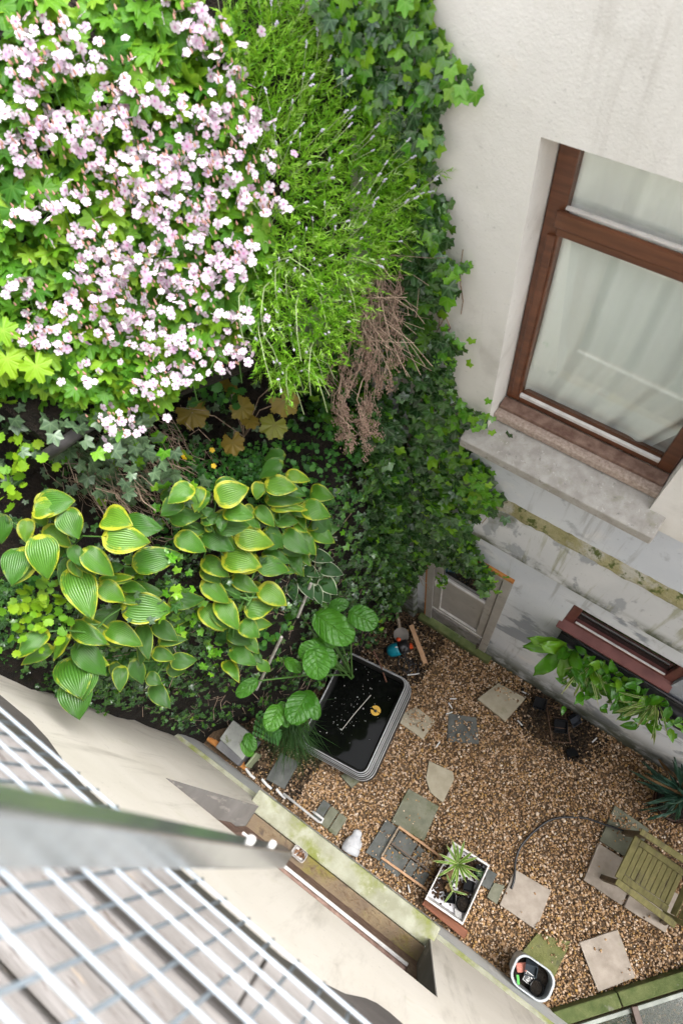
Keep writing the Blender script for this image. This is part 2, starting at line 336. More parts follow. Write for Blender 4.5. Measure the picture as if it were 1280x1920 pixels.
# ---- earth bank: retaining face, shelf with the hostas, upper bed
def face_x(y): return float(np.interp(y, [-0.8, -0.5, 0.0, 0.5, 1.0, 1.9], [-2.30, -2.20, -1.80, -1.50, -1.42, -1.42]))
def bank_profile(y):
    xf = face_x(y)
    return [(xf - 0.06, -0.05), (xf - 0.05, 1.2), (xf - 0.04, 2.4), (xf - 0.03, 3.3), (xf - 0.06, 3.75), (xf - 0.22, 3.98), (xf - 0.5, 4.12), (xf - 0.85, 4.35), (min(-2.35, xf - 0.95), 4.6), (min(-2.45, xf - 1.05), 5.0), (min(-2.5, xf - 1.1), 5.25), (-3.2, 5.9), (-30, 6.3)]
ys = np.linspace(-0.85, 1.95, 40); mb = MB(); rows = []
for y in ys:
    pr = bank_profile(y); rr = []
    for a, b in zip(pr[:-1], pr[1:]):
        k = 5 if b[0] > -4 else 2
        rr += [(a[0] + (b[0] - a[0]) * t / k, a[1] + (b[1] - a[1]) * t / k) for t in range(k)]
    rr.append(pr[-1]); rows.append(rr)
V = []
for y, rr in zip(ys, rows):
    for (x, z) in rr:
        a = 0.05 if x > -3 else 0
        V.append((x + a * math.sin(7 * z + 5 * y) * math.cos(9 * y + 2 * z) + random.uniform(-a, a) * 0.4, y, z + random.uniform(-a, a) * 0.5))
n = len(rows[0]); F = [(i * n + j, (i + 1) * n + j, (i + 1) * n + j + 1, i * n + j + 1) for i in range(len(ys) - 1) for j in range(n - 1)]
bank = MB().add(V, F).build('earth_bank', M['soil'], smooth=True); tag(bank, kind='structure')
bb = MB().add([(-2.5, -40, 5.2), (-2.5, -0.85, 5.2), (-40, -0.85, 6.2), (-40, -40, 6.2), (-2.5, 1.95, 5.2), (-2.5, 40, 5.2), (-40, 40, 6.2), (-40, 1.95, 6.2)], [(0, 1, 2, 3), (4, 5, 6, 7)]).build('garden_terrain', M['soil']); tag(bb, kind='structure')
# upper bed: soil on a slab behind the dark rail, dropping to the rail
BED = (2.797, -1.106, 0.959)
def bedz(x, y): return BED[0] + BED[1] * x + BED[2] * y
bedpoly = [(-1.95, 0.30), (-1.62, 0.78), (-1.40, 1.12), (-1.42, 1.45), (-1.42, 1.80), (-1.90, 1.80), (-2.55, 1.80), (-2.60, 0.95), (-2.55, 0.25)]
nb = len(bedpoly); V = []
for (x, y) in bedpoly: V.append((x, y, min(bedz(x, y) - 0.18, 6.35)))
for (x, y) in bedpoly: V.append((x - 0.12, y, 5.02))
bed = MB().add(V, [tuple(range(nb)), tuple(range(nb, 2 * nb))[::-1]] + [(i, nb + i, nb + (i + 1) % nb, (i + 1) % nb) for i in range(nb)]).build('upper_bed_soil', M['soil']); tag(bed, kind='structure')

# ================================================================== THE HOUSE WITH THE BROWN WINDOW (right)
house = thing('rendered_house', (0, 1.84, 0), 'cream and grey rendered house with a brown window above a cellar door', 'house')
mb = MB(); rect_wall(mb, -9, 6, 4.12, 6.9, 1.82, 0.40, [(-0.722, 0.177, 4.17, 5.885)]); mb.build('upper_wall', M['cream'], house)
mb = MB(); rect_wall(mb, -9, 6, 3.60, 4.12, 1.832, 0.4); mb.build('middle_wall', M['gray'], house)
mb = MB(); rect_wall(mb, -9, 6, -0.1, 2.98, 1.838, 0.4, [(-1.075, -0.288, 0.0, 2.47), (0.16, 1.03, 2.19, 2.64)]); mb.build('lower_wall', M['gray'], house)
led = MB().box(-9, 6, 1.787, 1.90, 2.955, 3.545).build('ledge', M['band'], house, bevel=0.008)
# worn mossy top of the ledge: an uneven sloping strip
V = []; nx = 160
for i in range(nx + 1):
    x = -2.0 + 6.0 * i / nx
    for j, (y, z) in enumerate([(1.782, 3.530 + 0.012 * math.sin(i * 0.9) * math.sin(i * 0.23)), (1.783, 3.551), (1.806, 3.575), (1.835, 3.605)]):
        V.append((x, y + random.uniform(-.004, .003), z + random.uniform(-.005, .006)))
MB().add(V, [(i * 4 + j, (i + 1) * 4 + j, (i + 1) * 4 + j + 1, i * 4 + j + 1) for i in range(nx) for j in range(3)]).build('mossy_capping', M['ledge_top'], led, smooth=True)
mb = MB(); mb.box(-2.6, -1.166, 1.767, 1.86, -0.05, 2.95); mb.build('corner_pier', M['pier'], house, bevel=0.015)
# stone sill under the brown window
MB().add([(-0.82, 1.70, 4.16), (0.262, 1.70, 4.16), (0.262, 1.98, 4.16), (-0.82, 1.98, 4.16), (-0.82, 1.70, 4.232), (0.262, 1.70, 4.232), (0.262, 1.98, 4.30), (-0.82, 1.98, 4.30)],
         [(3, 2, 1, 0), (4, 5, 6, 7), (0, 1, 5, 4), (1, 2, 6, 5), (2, 3, 7, 6), (3, 0, 4, 7)]).build('window_sill', M['sillstone'], house, bevel=0.008)
# brown window: outer frame, transom, sash members, beads, panes
wy = 1.985
win = MB().box(-0.718, -0.645, wy, wy + 0.07, 4.36, 5.88).box(0.10, 0.173, wy, wy + 0.07, 4.36, 5.88).box(-0.645, 0.10, wy, wy + 0.07, 5.81, 5.88).box(-0.645, 0.10, wy, wy + 0.07, 4.36, 4.405).build('window', M['frame'], house, bevel=0.006)
MB().box(-0.672, 0.125, wy - 0.022, wy - 0.002, 5.465, 5.535).box(-0.66, 0.115, wy - 0.012, wy + 0.03, 5.425, 5.463).build('transom', M['frame'], win, bevel=0.008)
MB().box(-0.69, -0.655, wy - 0.014, wy - 0.002, 4.41, 5.42).build('sash_stile', M['frame'], win, bevel=0.005)
MB().box(-0.718, 0.173, wy - 0.07, wy - 0.002, 4.335, 4.362).build('bottom_rail', M['frame_dull'], win, bevel=0.004)
MB().box(-0.722, 0.176, wy - 0.115, wy - 0.006, 4.288, 4.333).build('sub_sill', M['subsill'], win, bevel=0.005)
MB().box(-0.645, 0.10, wy - 0.006, wy + 0.012, 4.406, 4.428).build('glazing_bead', M['bead'], win, bevel=0.003)
MB().box(-0.645, 0.10, wy - 0.004, wy + 0.012, 5.537, 5.549).build('glazing_bead', M['bead'], win, bevel=0.003)
MB().box(-0.645, 0.10, wy + 0.030, wy + 0.034, 4.43, 5.42).build('pane', M['glass'], win)
MB().box(-0.645, 0.10, wy + 0.030, wy + 0.034, 5.55, 5.81).build('pane', M['glass'], win)
# dim room behind: five walls, open to the window
mb = MB(); x0, x1, y0, y1, z0, z1 = -2.4, 1.9, 2.225, 5.2, 3.7, 6.6
mb.add([(x0, y1, z0), (x1, y1, z0), (x1, y1, z1), (x0, y1, z1)], [(0, 1, 2, 3)]); mb.add([(x0, y0, z0), (x1, y0, z0), (x1, y1, z0), (x0, y1, z0)], [(0, 1, 2, 3)])
mb.add([(x0, y0, z1), (x1, y0, z1), (x1, y1, z1), (x0, y1, z1)], [(3, 2, 1, 0)]); mb.add([(x0, y0, z0), (x0, y1, z0), (x0, y1, z1), (x0, y0, z1)], [(3, 2, 1, 0)])
mb.add([(x1, y0, z0), (x1, y1, z0), (x1, y1, z1), (x1, y0, z1)], [(0, 1, 2, 3)]); mb.build('room', plain('room_walls', (0.5, 0.5, 0.48), 0.9), house)
# curtain
m, nt, b, out = newmat('curtain_cloth'); nt.links.new(ramp(nt, noise(nt, 3, 3, 0.5, wpos(nt)), [(0.3, (0.87, 0.90, 0.875)), (0.7, (0.91, 0.94, 0.92))]), b.inputs['Base Color']); setin(b, Roughness=0.9)
tr = node(nt, 'ShaderNodeBsdfTranslucent'); tr.inputs[0].default_value = (0.75, 0.82, 0.78, 1); ms = node(nt, 'ShaderNodeMixShader'); ms.inputs[0].default_value = 0.12
nt.links.new(b.outputs[0], ms.inputs[1]); nt.links.new(tr.outputs[0], ms.inputs[2]); nt.links.new(ms.outputs[0], out.inputs[0]); M['curtain'] = m
V = []; nx, nz = 150, 16
for j in range(nz + 1):
    t = j / nz; z = 4.30 + 1.66 * t
    for i in range(nx + 1):
        u = i / nx; x = -0.78 + u * (0.80 + 0.22 * min(1.0, t / 0.32)) - 0.01
        V.append((x, 2.068 + 0.030 * math.sin(u * 27 + 0.9 * t) * (0.6 + 0.4 * math.sin(8 * u + 1)) + 0.009 * math.sin(u * 58 + 2), z))
F = [(j * (nx + 1) + i, j * (nx + 1) + i + 1, (j + 1) * (nx + 1) + i + 1, (j + 1) * (nx + 1) + i) for j in range(nz) for i in range(nx)]
cu = MB().add(V, F).build('curtain', M['curtain'], smooth=True); tag(cu, 'pale green white curtain in soft folds behind the brown window', 'curtain')
# cellar door
door = MB().box(-0.372, -0.290, 1.832, 1.90, 0.10, 2.42).box(-1.06, -0.985, 1.832, 1.90, 0.10, 2.42).box(-0.985, -0.372, 1.832, 1.90, 2.34, 2.42).build('door', M['doorpaint'], house, bevel=0.005)
MB().box(-1.073, -0.289, 1.815, 1.89, 2.423, 2.468).box(-1.073, -1.062, 1.83, 1.89, 0.12, 2.42).build('bare_wood_edge', M['orange'], door, bevel=0.003)
leaf = MB().box(-0.98, -0.905, 1.846, 1.886, 0.44, 2.335).box(-0.455, -0.378, 1.846, 1.886, 0.44, 2.335).box(-0.905, -0.455, 1.846, 1.886, 1.44, 1.56).box(-0.905, -0.455, 1.846, 1.886, 0.44, 0.60).box(-0.905, -0.455, 1.846, 1.886, 2.27, 2.335).box(-0.905, -0.455, 1.866, 1.880, 0.60, 1.44).build('door_leaf', M['doorpaint'], door, bevel=0.004)
MB().box(-0.905, -0.455, 1.838, 1.856, 1.548, 1.575).box(-0.905, -0.455, 1.838, 1.860, 0.604, 0.622).box(-0.905, -0.893, 1.842, 1.864, 0.623, 1.438).box(-0.98, -0.378, 1.834, 1.845, 0.535, 0.552).build('bead', M['bead'], door, bevel=0.003)
M['doorglass'], nt, b, _ = newmat('dark_door_glass'); b.inputs['Base Color'].default_value = (0.012, 0.013, 0.012, 1); setin(b, Roughness=0.04); b.inputs['Specular IOR Level'].default_value = 1.0
MB().box(-0.905, -0.455, 1.868, 1.874, 1.58, 2.27).build('pane', M['doorglass'], door)
MB().box(-0.98, -0.378, 1.838, 1.89, 0.15, 0.435).build('kick_panel', M['kick'], door, bevel=0.004)
MB().tube([(-0.935, 1.835, 1.42), (-0.935, 1.79, 1.42), (-0.94, 1.785, 1.52), (-0.93, 1.785, 1.60)], 0.009, 8).build('handle', M['bead'], door, smooth=True)
MB().box(-0.40, -0.375, 1.815, 1.832, 0.20, 0.29).tube([(-0.385, 1.81, 0.16), (-0.385, 1.81, 0.31)], 0.008, 8).build('hinge', plain('rusted_hinge', (0.10, 0.08, 0.07), 0.6, 0.6), door)
MB().box(-1.12, -0.20, 1.765, 1.86, -0.04, 0.095).build('threshold', M['mossstone'], door, bevel=0.012)
# cellar window
cw = MB().box(0.165, 0.235, 1.862, 1.93, 2.20, 2.635).box(0.955, 1.025, 1.862, 1.93, 2.20, 2.635).box(0.235, 0.955, 1.862, 1.93, 2.57, 2.635).box(0.235, 0.955, 1.862, 1.93, 2.20, 2.28).build('cellar_window', M['redframe'], house, bevel=0.006)
MB().add([(0.14, 1.79, 2.165), (1.045, 1.79, 2.165), (1.045, 1.90, 2.165), (0.14, 1.90, 2.165), (0.14, 1.79, 2.185), (1.045, 1.79, 2.185), (1.045, 1.90, 2.24), (0.14, 1.90, 2.24)],
         [(3, 2, 1, 0), (4, 5, 6, 7), (0, 1, 5, 4), (1, 2, 6, 5), (2, 3, 7, 6), (3, 0, 4, 7)]).build('cellar_sill', M['redframe'], cw, bevel=0.004)
MB().box(0.245, 0.945, 1.852, 1.866, 2.284, 2.302).build('bead', M['bead'], cw, bevel=0.003)
MB().box(0.235, 0.955, 1.90, 1.906, 2.28, 2.57).build('pane', M['doorglass'], cw)

# ================================================================== THE NEAR HOUSE (left, under the camera)
LA = math.atan(0.036)
near = thing('near_house', (0, -0.645, 0), 'cream house with pale plinth and a deep window below the balcony', 'house', rz=LA)
# in this frame the wall looks towards +y
def nrect(x0, x1, z0, z1, yf, depth, holes=()):
    mb = MB(); rect_wall(mb, x0, x1, z0, z1, 0, depth, holes); mb.v = [(x, yf - y, z) for (x, y, z) in mb.v]; mb.f = [q[::-1] for q in mb.f]; return mb
wf = -0.035; mb = MB()
for q in ([(-6, .77), (7, .77), (7, .98), (-6, .98)], [(-6, .98), (-1.18, .98), (-1.43, 2.93), (-6, 2.93)], [(0.565, .98), (7, .98), (7, 2.93), (0.565, 2.93)], [(-6, 2.93), (7, 2.93), (7, 7.9), (-6, 7.9)]):
    mb.add([(x, wf, z) for x, z in q], [(3, 2, 1, 0)])
mb.add([(-1.43, wf, 2.93), (0.565, wf, 2.93), (0.565, wf - .3, 2.93), (-1.43, wf - .3, 2.93)], [(0, 1, 2, 3)])
mb.add([(-6, wf, 7.9), (7, wf, 7.9), (7, wf - .3, 7.9), (-6, wf - .3, 7.9)], [(0, 1, 2, 3)])
mb.build('wall', M['lcream'], near, local=True)
MB().box(-6, -1.27, -0.33, 0.0, -0.05, 0.755).box(0.60, 7, -0.33, 0.0, -0.05, 0.755).box(-1.27, 0.60, -0.33, -0.004, -0.05, 0.75).build('plinth', M['lplinth'], near, bevel=0.01, local=True)
MB().add([(-6, 0.001, 0.757), (7, 0.001, 0.757), (7, -0.034, 0.795), (-6, -0.034, 0.795)], [(0, 1, 2, 3)]).build('plinth_flashing', M['lsill'], near, local=True)
# sooty window reveals, a skin over the opening's sides
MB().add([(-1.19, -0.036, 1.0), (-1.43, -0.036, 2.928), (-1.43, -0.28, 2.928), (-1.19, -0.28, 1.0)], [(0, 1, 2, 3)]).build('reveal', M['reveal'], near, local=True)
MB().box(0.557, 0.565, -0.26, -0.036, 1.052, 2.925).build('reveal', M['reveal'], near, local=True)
MB().add([(-1.28, 0.075, 0.96), (0.60, 0.075, 0.96), (0.60, -0.10, 0.96), (-1.28, -0.10, 0.96), (-1.28, 0.075, 1.02), (0.60, 0.075, 1.02), (0.60, -0.10, 1.05), (-1.28, -0.10, 1.05)],
         [(0, 1, 2, 3), (7, 6, 5, 4), (4, 5, 1, 0), (5, 6, 2, 1), (6, 7, 3, 2), (7, 4, 0, 3)]).build('window_sill', M['lsill'], near, bevel=0.01, local=True)
MB().box(-1.195, 0.56, -0.26, -0.106, 0.97, 1.058).build('inner_sill', M['lsill_in'], near, bevel=0.008, local=True)
nw = MB().box(-1.19, 0.555, -0.285, -0.225, 1.06, 1.42).box(-1.44, -1.11, -0.285, -0.225, 1.42, 2.92).box(0.475, 0.555, -0.285, -0.225, 1.42, 2.92).box(-1.11, 0.475, -0.285, -0.225, 2.84, 2.92).build('window', M['frame_dull'], near, bevel=0.006, local=True)
MB().box(-1.11, 0.475, -0.24, -0.215, 1.43, 1.455).build('glazing_bead', M['bead'], nw, bevel=0.004, local=True)
MB().box(-1.11, 0.475, -0.272, -0.266, 1.463, 2.84).build('pane', M['doorglass'], nw, local=True)
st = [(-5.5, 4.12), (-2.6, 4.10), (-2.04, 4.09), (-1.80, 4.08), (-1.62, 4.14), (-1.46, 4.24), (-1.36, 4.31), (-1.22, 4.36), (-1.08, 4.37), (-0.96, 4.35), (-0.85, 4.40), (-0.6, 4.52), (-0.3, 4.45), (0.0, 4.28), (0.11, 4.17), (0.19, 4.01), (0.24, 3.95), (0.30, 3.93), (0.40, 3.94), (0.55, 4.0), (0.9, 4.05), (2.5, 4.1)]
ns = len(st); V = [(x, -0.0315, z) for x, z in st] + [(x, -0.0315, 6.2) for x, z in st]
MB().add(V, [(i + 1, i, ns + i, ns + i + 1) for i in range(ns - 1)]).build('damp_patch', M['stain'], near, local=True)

# ---- balcony: boards, edge beam, brackets, post, mesh panel (white bars + thin uprights)
M['boards'] = surf('weathered_balcony_boards', (0.15, 0.138, 0.128), (0.25, 0.235, 0.225), 9, 0.85, 0.6, 60, 0.006, spots=[((0.10, 0.08, 0.07), 30, 0.56, 0.68), ((0.30, 0.25, 0.20), 12, 0.62, 0.72)], mp=(0.35, 3, 1))
M['steel'] = surf('brushed_steel', (0.44, 0.46, 0.455), (0.54, 0.56, 0.55), 30, 0.20, 0.05, 200, 0.001, metal=0.85)
M['whitebar'] = plain('galvanised_white_bar', (0.34, 0.38, 0.42), 0.4, 0.15, 0.5, 0.05)
M['wire'] = plain('galvanised_wire', (0.26, 0.31, 0.35), 0.45, 0.4, 0.5, 0.08)
balc = thing('balcony', (0, 0, 0), 'narrow balcony with weathered boards and a white wire mesh railing', 'balcony', rz=LA)
for k in range(4):
    yy = -0.348 - k * 0.092
    for (xa, xb) in ((-3.2, -0.1 + 0.05 * k), (-0.097 + 0.05 * k, 3.0)):
        MB().box(xa + 0.003, xb, yy - 0.0405 + random.uniform(-.002, .002), yy + 0.0405 - (0.012 if k == 1 else 0), 5.945 + random.uniform(-.003, .003), 5.972).build('board', M['boards'], balc, bevel=0.004, local=True)
MB().box(-3.2, 3.0, -0.345, -0.318, 5.86, 5.942).build('edge_beam', plain('dark_edge_beam', (0.06, 0.055, 0.045), 0.8), balc, bevel=0.004, local=True)
for x in (-2.2, -1.2, 0.9, 2.0): MB().box(x, x + 0.05, -0.66, -0.346, 5.84, 5.93).build('joist', M['wire'], balc, local=True)
post = MB().obox((-0.206, -0.226, 5.62), (-0.206, -0.127, 7.0), 0.032, 0.037, (0, 1, 0)).build('post', M['steel'], balc, bevel=0.003, local=True)
for z in (5.83, 6.05):
    yb = -0.226 + (z - 5.62) * 0.0717 + 0.0185
    MB().lathe([(0.0065, -0.002), (0.0075, 0.003), (0.0055, 0.008), (0.0015, 0.009)], (-0.208, yb, z), 12, Matrix.Rotation(R(-90), 3, 'X')).build('bolt', M['bead'], post, smooth=True, local=True)
for k in range(13):
    z = 6.05 + 0.077 * k; MB().tube([(-3.0, -0.268, z), (3.0, -0.268, z)], 0.0031, 10).build('rail_bar', M['whitebar'], balc, smooth=True, local=True)
for k in range(90):
    x = -2.78 + 0.05 * k + 0.03
    if x < 1.5: MB().tube([(x, -0.2755, 6.0), (x, -0.2755, 7.0)], 0.0027, 6).build('upright_wire', M['wire'], balc, smooth=True, local=True)
# ================================================================== kerb and glazed light shaft at the lower right
kerb = thing('stone_kerb', (2.2, 0, 0), 'mossy green stone kerb along the edge of the gravel', 'kerb')
ka, kb = Vector((1.78, -0.60, 0)), Vector((2.95, 0.85, 0)); kd = (kb - ka).normalized(); kn = Vector((kd.y, -kd.x, 0))
for i in range(3):
    a = ka + kd * (i * 0.62 + 0.004); b = ka + kd * ((i + 1) * 0.62 - 0.004)
    MB().add([(*(p + kn * w).xy, z) for z in (-0.05, 0.115) for (p, w) in ((a, 0), (b, 0), (b, 0.115), (a, 0.115))], [(3, 2, 1, 0), (4, 5, 6, 7), (0, 1, 5, 4), (1, 2, 6, 5), (2, 3, 7, 6), (3, 0, 4, 7)]).build('kerb_stone', M['mossstone'], kerb, bevel=0.012)
shaft = thing('glazed_shaft_cover', (2.4, -0.2, 0), 'glass cover in a pale metal frame below the mossy kerb', 'cover')
def kq(w, t, z): p = ka + kd * t + kn * w; return (p.x, p.y, z)
M['shaftglass'], nt, b, _ = newmat('shaft_glass'); b.inputs['Base Color'].default_value = (0.05, 0.07, 0.05, 1); setin(b, Roughness=0.08, Alpha=0.4)
fr = MB()
for (w0, w1) in ((0.15, 0.185), (0.80, 0.83)):
    fr.add([kq(w, t, z) for z in (0.0, 0.05) for (w, t) in ((w0, -0.5), (w0, 1.9), (w1, 1.9), (w1, -0.5))], [(3, 2, 1, 0), (4, 5, 6, 7), (0, 1, 5, 4), (1, 2, 6, 5), (2, 3, 7, 6), (3, 0, 4, 7)])
fr.build('frame', surf('pale_shaft_frame', (0.16, 0.18, 0.15), (0.30, 0.32, 0.28), 8, 0.4, 0.1), shaft, bevel=0.004)
MB().add([kq(w, t, z) for z in (0.028, 0.034) for (w, t) in ((0.185, -0.5), (0.185, 1.9), (0.80, 1.9), (0.80, -0.5))], [(3, 2, 1, 0), (4, 5, 6, 7), (0, 1, 5, 4), (1, 2, 6, 5), (2, 3, 7, 6), (3, 0, 4, 7)]).build('pane', M['shaftglass'], shaft)
MB().obox(kq(0.13, 0.72, 0.09), kq(0.9, 0.62, 0.12), 0.055, 0.05).build('cross_bar', plain('brown_steel_bar', (0.075, 0.045, 0.032), 0.5, 0.1), shaft, bevel=0.005)

# ================================================================== GRAVEL AND SLABS
TUBC = [(-0.759, 1.033), (-0.608, 0.046), (-1.306, -0.089), (-1.457, 0.898)]
phi = (1 + 5 ** 0.5) / 2
ICO_V = np.array([(-1, phi, 0), (1, phi, 0), (-1, -phi, 0), (1, -phi, 0), (0, -1, phi), (0, 1, phi), (0, -1, -phi), (0, 1, -phi), (phi, 0, -1), (phi, 0, 1), (-phi, 0, -1), (-phi, 0, 1)]) / math.sqrt(1 + phi * phi)
ICO_F = np.array([(0, 11, 5), (0, 5, 1), (0, 1, 7), (0, 7, 10), (0, 10, 11), (1, 5, 9), (5, 11, 4), (11, 10, 2), (10, 7, 6), (7, 1, 8), (3, 9, 4), (3, 4, 2), (3, 2, 6), (3, 6, 8), (3, 8, 9), (4, 9, 5), (2, 4, 11), (6, 2, 10), (8, 6, 7), (9, 8, 1)])
def pebbles(P, size, rnd):
    n = len(P); q = rng.normal(size=(n, 3, 3)); u = q[:, 0] / np.linalg.norm(q[:, 0], axis=1)[:, None]
    w = np.cross(u, q[:, 1]); w /= np.linalg.norm(w, axis=1)[:, None]; t = np.cross(u, w)
    s = size[:, None] * np.stack([rng.uniform(0.8, 1.25, n), rng.uniform(0.6, 1.0, n), rng.uniform(0.45, 0.8, n)], 1)
    B = ICO_V[None] * (1 + rng.normal(0, 0.10, (n, 12, 1)))
    V = (B[:, :, 0:1] * s[:, None, 0:1] * u[:, None] + B[:, :, 1:2] * s[:, None, 1:2] * w[:, None] + B[:, :, 2:3] * s[:, None, 2:3] * t[:, None])
    V[:, :, 2] *= 0.75; V += P[:, None]
    F = (ICO_F[None] + 12 * np.arange(n)[:, None, None]).reshape(-1, 3)
    return V.reshape(-1, 3), F, np.repeat(rnd, 12)
def stonemat(name, stops, rough=0.7):
    m, nt, b, _ = newmat(name); a = node(nt, 'ShaderNodeAttribute', attribute_name='rnd')
    col = ramp(nt, a.outputs['Fac'], stops); col = mix(nt, mth(nt, 'MULTIPLY', smooth(nt, noise(nt, 2.2, 4, 0.6, wpos(nt)), 0.50, 0.75), 0.30), col, (0.14, 0.082, 0.04))
    nt.links.new(col, b.inputs['Base Color']); setin(b, Roughness=rough); b.inputs['Specular IOR Level'].default_value = 0.3; return m
M['pebble'] = stonemat('river_pebble', [(0.0, (0.07, 0.038, 0.018)), (0.13, (0.23, 0.13, 0.06)), (0.38, (0.39, 0.24, 0.12)), (0.58, (0.47, 0.305, 0.175)), (0.66, (0.44, 0.26, 0.075)), (0.76, (0.54, 0.385, 0.265)), (0.93, (0.60, 0.45, 0.32)), (1.0, (0.76, 0.66, 0.55))])
P = []
def dens(x, y):
    d = 1.0
    if x < -0.75 and y > 1.15: d *= 0.35 + 0.5 * max(0, (x + 1.3))
    if 0.3 < x < 1.1 and y > 1.45: d *= 0.45
    if x < -1.1: d *= 0.5
    return d
while len(P) < 46000:
    x, y = random.uniform(-2.0, 3.3), random.uniform(-0.72, 1.84)
    if inpoly((x, y), TUBC) or random.random() > dens(x, y): continue
    if (x - 1.78) * kd.y - (y + 0.60) * kd.x > 0.0: continue
    P.append((x, y, random.uniform(-0.014, 0.008)))
for q in range(1500):         # under the glass cover
    t_, w_ = random.uniform(0, 1.6), random.uniform(0.2, 0.78); pp = ka + kd * t_ + kn * w_; P.append((pp.x, pp.y, random.uniform(-0.02, 0.0)))
for q in range(900):          # strays kicked up onto the slabs
    x, y = random.choice([(random.gauss(-0.03, .12), random.gauss(1.0, .10)), (random.gauss(0.08, .1), random.gauss(1.60, .04)), (random.gauss(1.62, .08), random.gauss(1.15, .06)), (random.gauss(1.55, .09), random.gauss(-0.08, .04)), (random.uniform(-.25, .35), random.uniform(-.55, .25)), (random.uniform(1.0, 2.3), random.uniform(-.3, 1.2)), (random.gauss(0.28, .05), random.gauss(-0.25, .05)), (random.gauss(-.5, .1), random.gauss(.85, .05))])
    P.append((x, y, random.uniform(0.034, 0.052)))
P = np.array(P); V, F, r_ = pebbles(P, rng.gamma(6, 0.0013, len(P)) + 0.0028, rng.random(len(P)))
gv = fastmesh('gravel', V, F, {'rnd': r_}, True); gv.materials.append(M['pebble']); tag(link(gv, 'gravel'), 'brown and tan pea gravel covering the courtyard', 'gravel', kind='stuff')
# soil, chips and litter at the foot of the bank and under the wall planter
P = []
while len(P) < 7500:
    x, y = random.choice([(random.uniform(-1.6, -0.7), random.uniform(1.05, 1.8)), (random.gauss(0.72, 0.22), random.gauss(1.66, 0.13)), (random.gauss(0.72, 0.18), random.gauss(1.66, 0.12)), (random.uniform(-2.1, -1.1), random.uniform(-0.65, 0.0))])
    if y < 1.83 and not inpoly((x, y), TUBC): P.append((x, y, random.uniform(0, 0.022)))
P = np.array(P); V, F, r_ = pebbles(P, rng.gamma(4, 0.0022, len(P)) + 0.002, rng.random(len(P)))
gv = fastmesh('soil_crumbs', V, F, {'rnd': r_}, True); gv.materials.append(stonemat('soil_crumb', [(0, (0.008, 0.006, 0.004)), (0.7, (0.03, 0.02, 0.012)), (1, (0.10, 0.065, 0.035))], 0.9)); tag(link(gv, 'soil_crumbs'), 'dark soil and litter spilled over the gravel', 'soil', kind='stuff')

M['slab_pink'] = surf('pinkish_concrete_slab', (0.30, 0.255, 0.21), (0.40, 0.345, 0.29), 10, 0.85, 0.4, 140, 0.004, spots=[((0.26, 0.24, 0.16), 5, 0.58, 0.75), ((0.14, 0.11, 0.085), 38, 0.68, 0.74)])
M['slab_green'] = surf('algae_concrete_slab', (0.13, 0.135, 0.095), (0.20, 0.20, 0.145), 9, 0.85, 0.4, 140, 0.004, spots=[((0.09, 0.10, 0.045), 4, 0.5, 0.7), ((0.30, 0.28, 0.23), 30, 0.66, 0.74)])
M['slab_moss'] = surf('mossy_slab', (0.11, 0.12, 0.035), (0.18, 0.18, 0.07), 8, 0.9, 0.6, 120, 0.006, spots=[((0.055, 0.06, 0.035), 4, 0.52, 0.66)])
M['slab_beige'] = surf('beige_slab', (0.30, 0.265, 0.19), (0.38, 0.34, 0.255), 9, 0.85, 0.4, 140, 0.004, spots=[((0.22, 0.21, 0.13), 5, 0.55, 0.72)])
M['slab_dark'] = surf('dark_grey_slab', (0.075, 0.08, 0.075), (0.13, 0.135, 0.125), 8, 0.8, 0.4, 120, 0.004, spots=[((0.06, 0.075, 0.035), 5, 0.55, 0.7)])
def slab(quad, mat, label, z=0.035, name='paving_slab', cat='slab', dz=(0, 0, 0, 0)):
    cx = sum(p[0] for p in quad) / len(quad); cy = sum(p[1] for p in quad) / len(quad); pts = []
    # ragged outline: each side gets a few uneven points
    n = len(quad)
    for i in range(n):
        a, b = quad[i], quad[(i + 1) % n]
        for t in (0.0, 0.33, 0.66):
            j = 0.0025 if t else 0.0
            pts.append((a[0] + (b[0] - a[0]) * t + random.uniform(-j, j), a[1] + (b[1] - a[1]) * t + random.uniform(-j, j)))
    if sum(pts[i][0] * pts[(i + 1) % len(pts)][1] - pts[(i + 1) % len(pts)][0] * pts[i][1] for i in range(len(pts))) < 0: pts.reverse()
    mb = MB().prism([(p[0] - cx, p[1] - cy) for p in pts], -z - 0.01, 0)
    o = mb.build(name, M[mat], bevel=0.004); o.location = (cx, cy, z); o.rotation_euler = (random.uniform(-.012, .012), random.uniform(-.012, .012), 0)
    return tag(o, label, cat, 'loose slabs on the gravel')
slab([(1.009, 0.196), (1.367, 0.240), (1.405, -0.124), (1.039, -0.150)], 'slab_pink', 'pinkish slab with a crack, where the black hose ends')
slab([(1.764, 0.021), (1.995, 0.316), (2.275, 0.075), (2.067, -0.215)], 'slab_pink', 'turned pinkish slab beside the mossy kerb')
slab([(1.54, 0.859), (1.924, 0.880), (1.94, 0.515), (1.568, 0.495)], 'slab_pink', 'pinkish slab under the front legs of the wooden chair', 0.04)
slab([(1.52, 1.256), (1.875, 1.25), (1.885, 0.905), (1.538, 0.886)], 'slab_green', 'green slab crossed by the black hose beside the chair')
slab([(1.955, 0.88), (2.33, 0.90), (2.345, 0.545), (1.962, 0.515)], 'slab_pink', 'pinkish slab half hidden beneath the wooden chair seat', 0.036)
slab([(1.43, -0.135), (1.702, -0.02), (1.71, -0.37), (1.37, -0.42)], 'slab_moss', 'yellow green mossy slab next to the grey tub', 0.03)
slab([(-0.218, 0.197), (0.124, 0.240), (0.169, -0.114), (-0.19, -0.161)], 'slab_green', 'large olive slab above the wooden frame', 0.045)
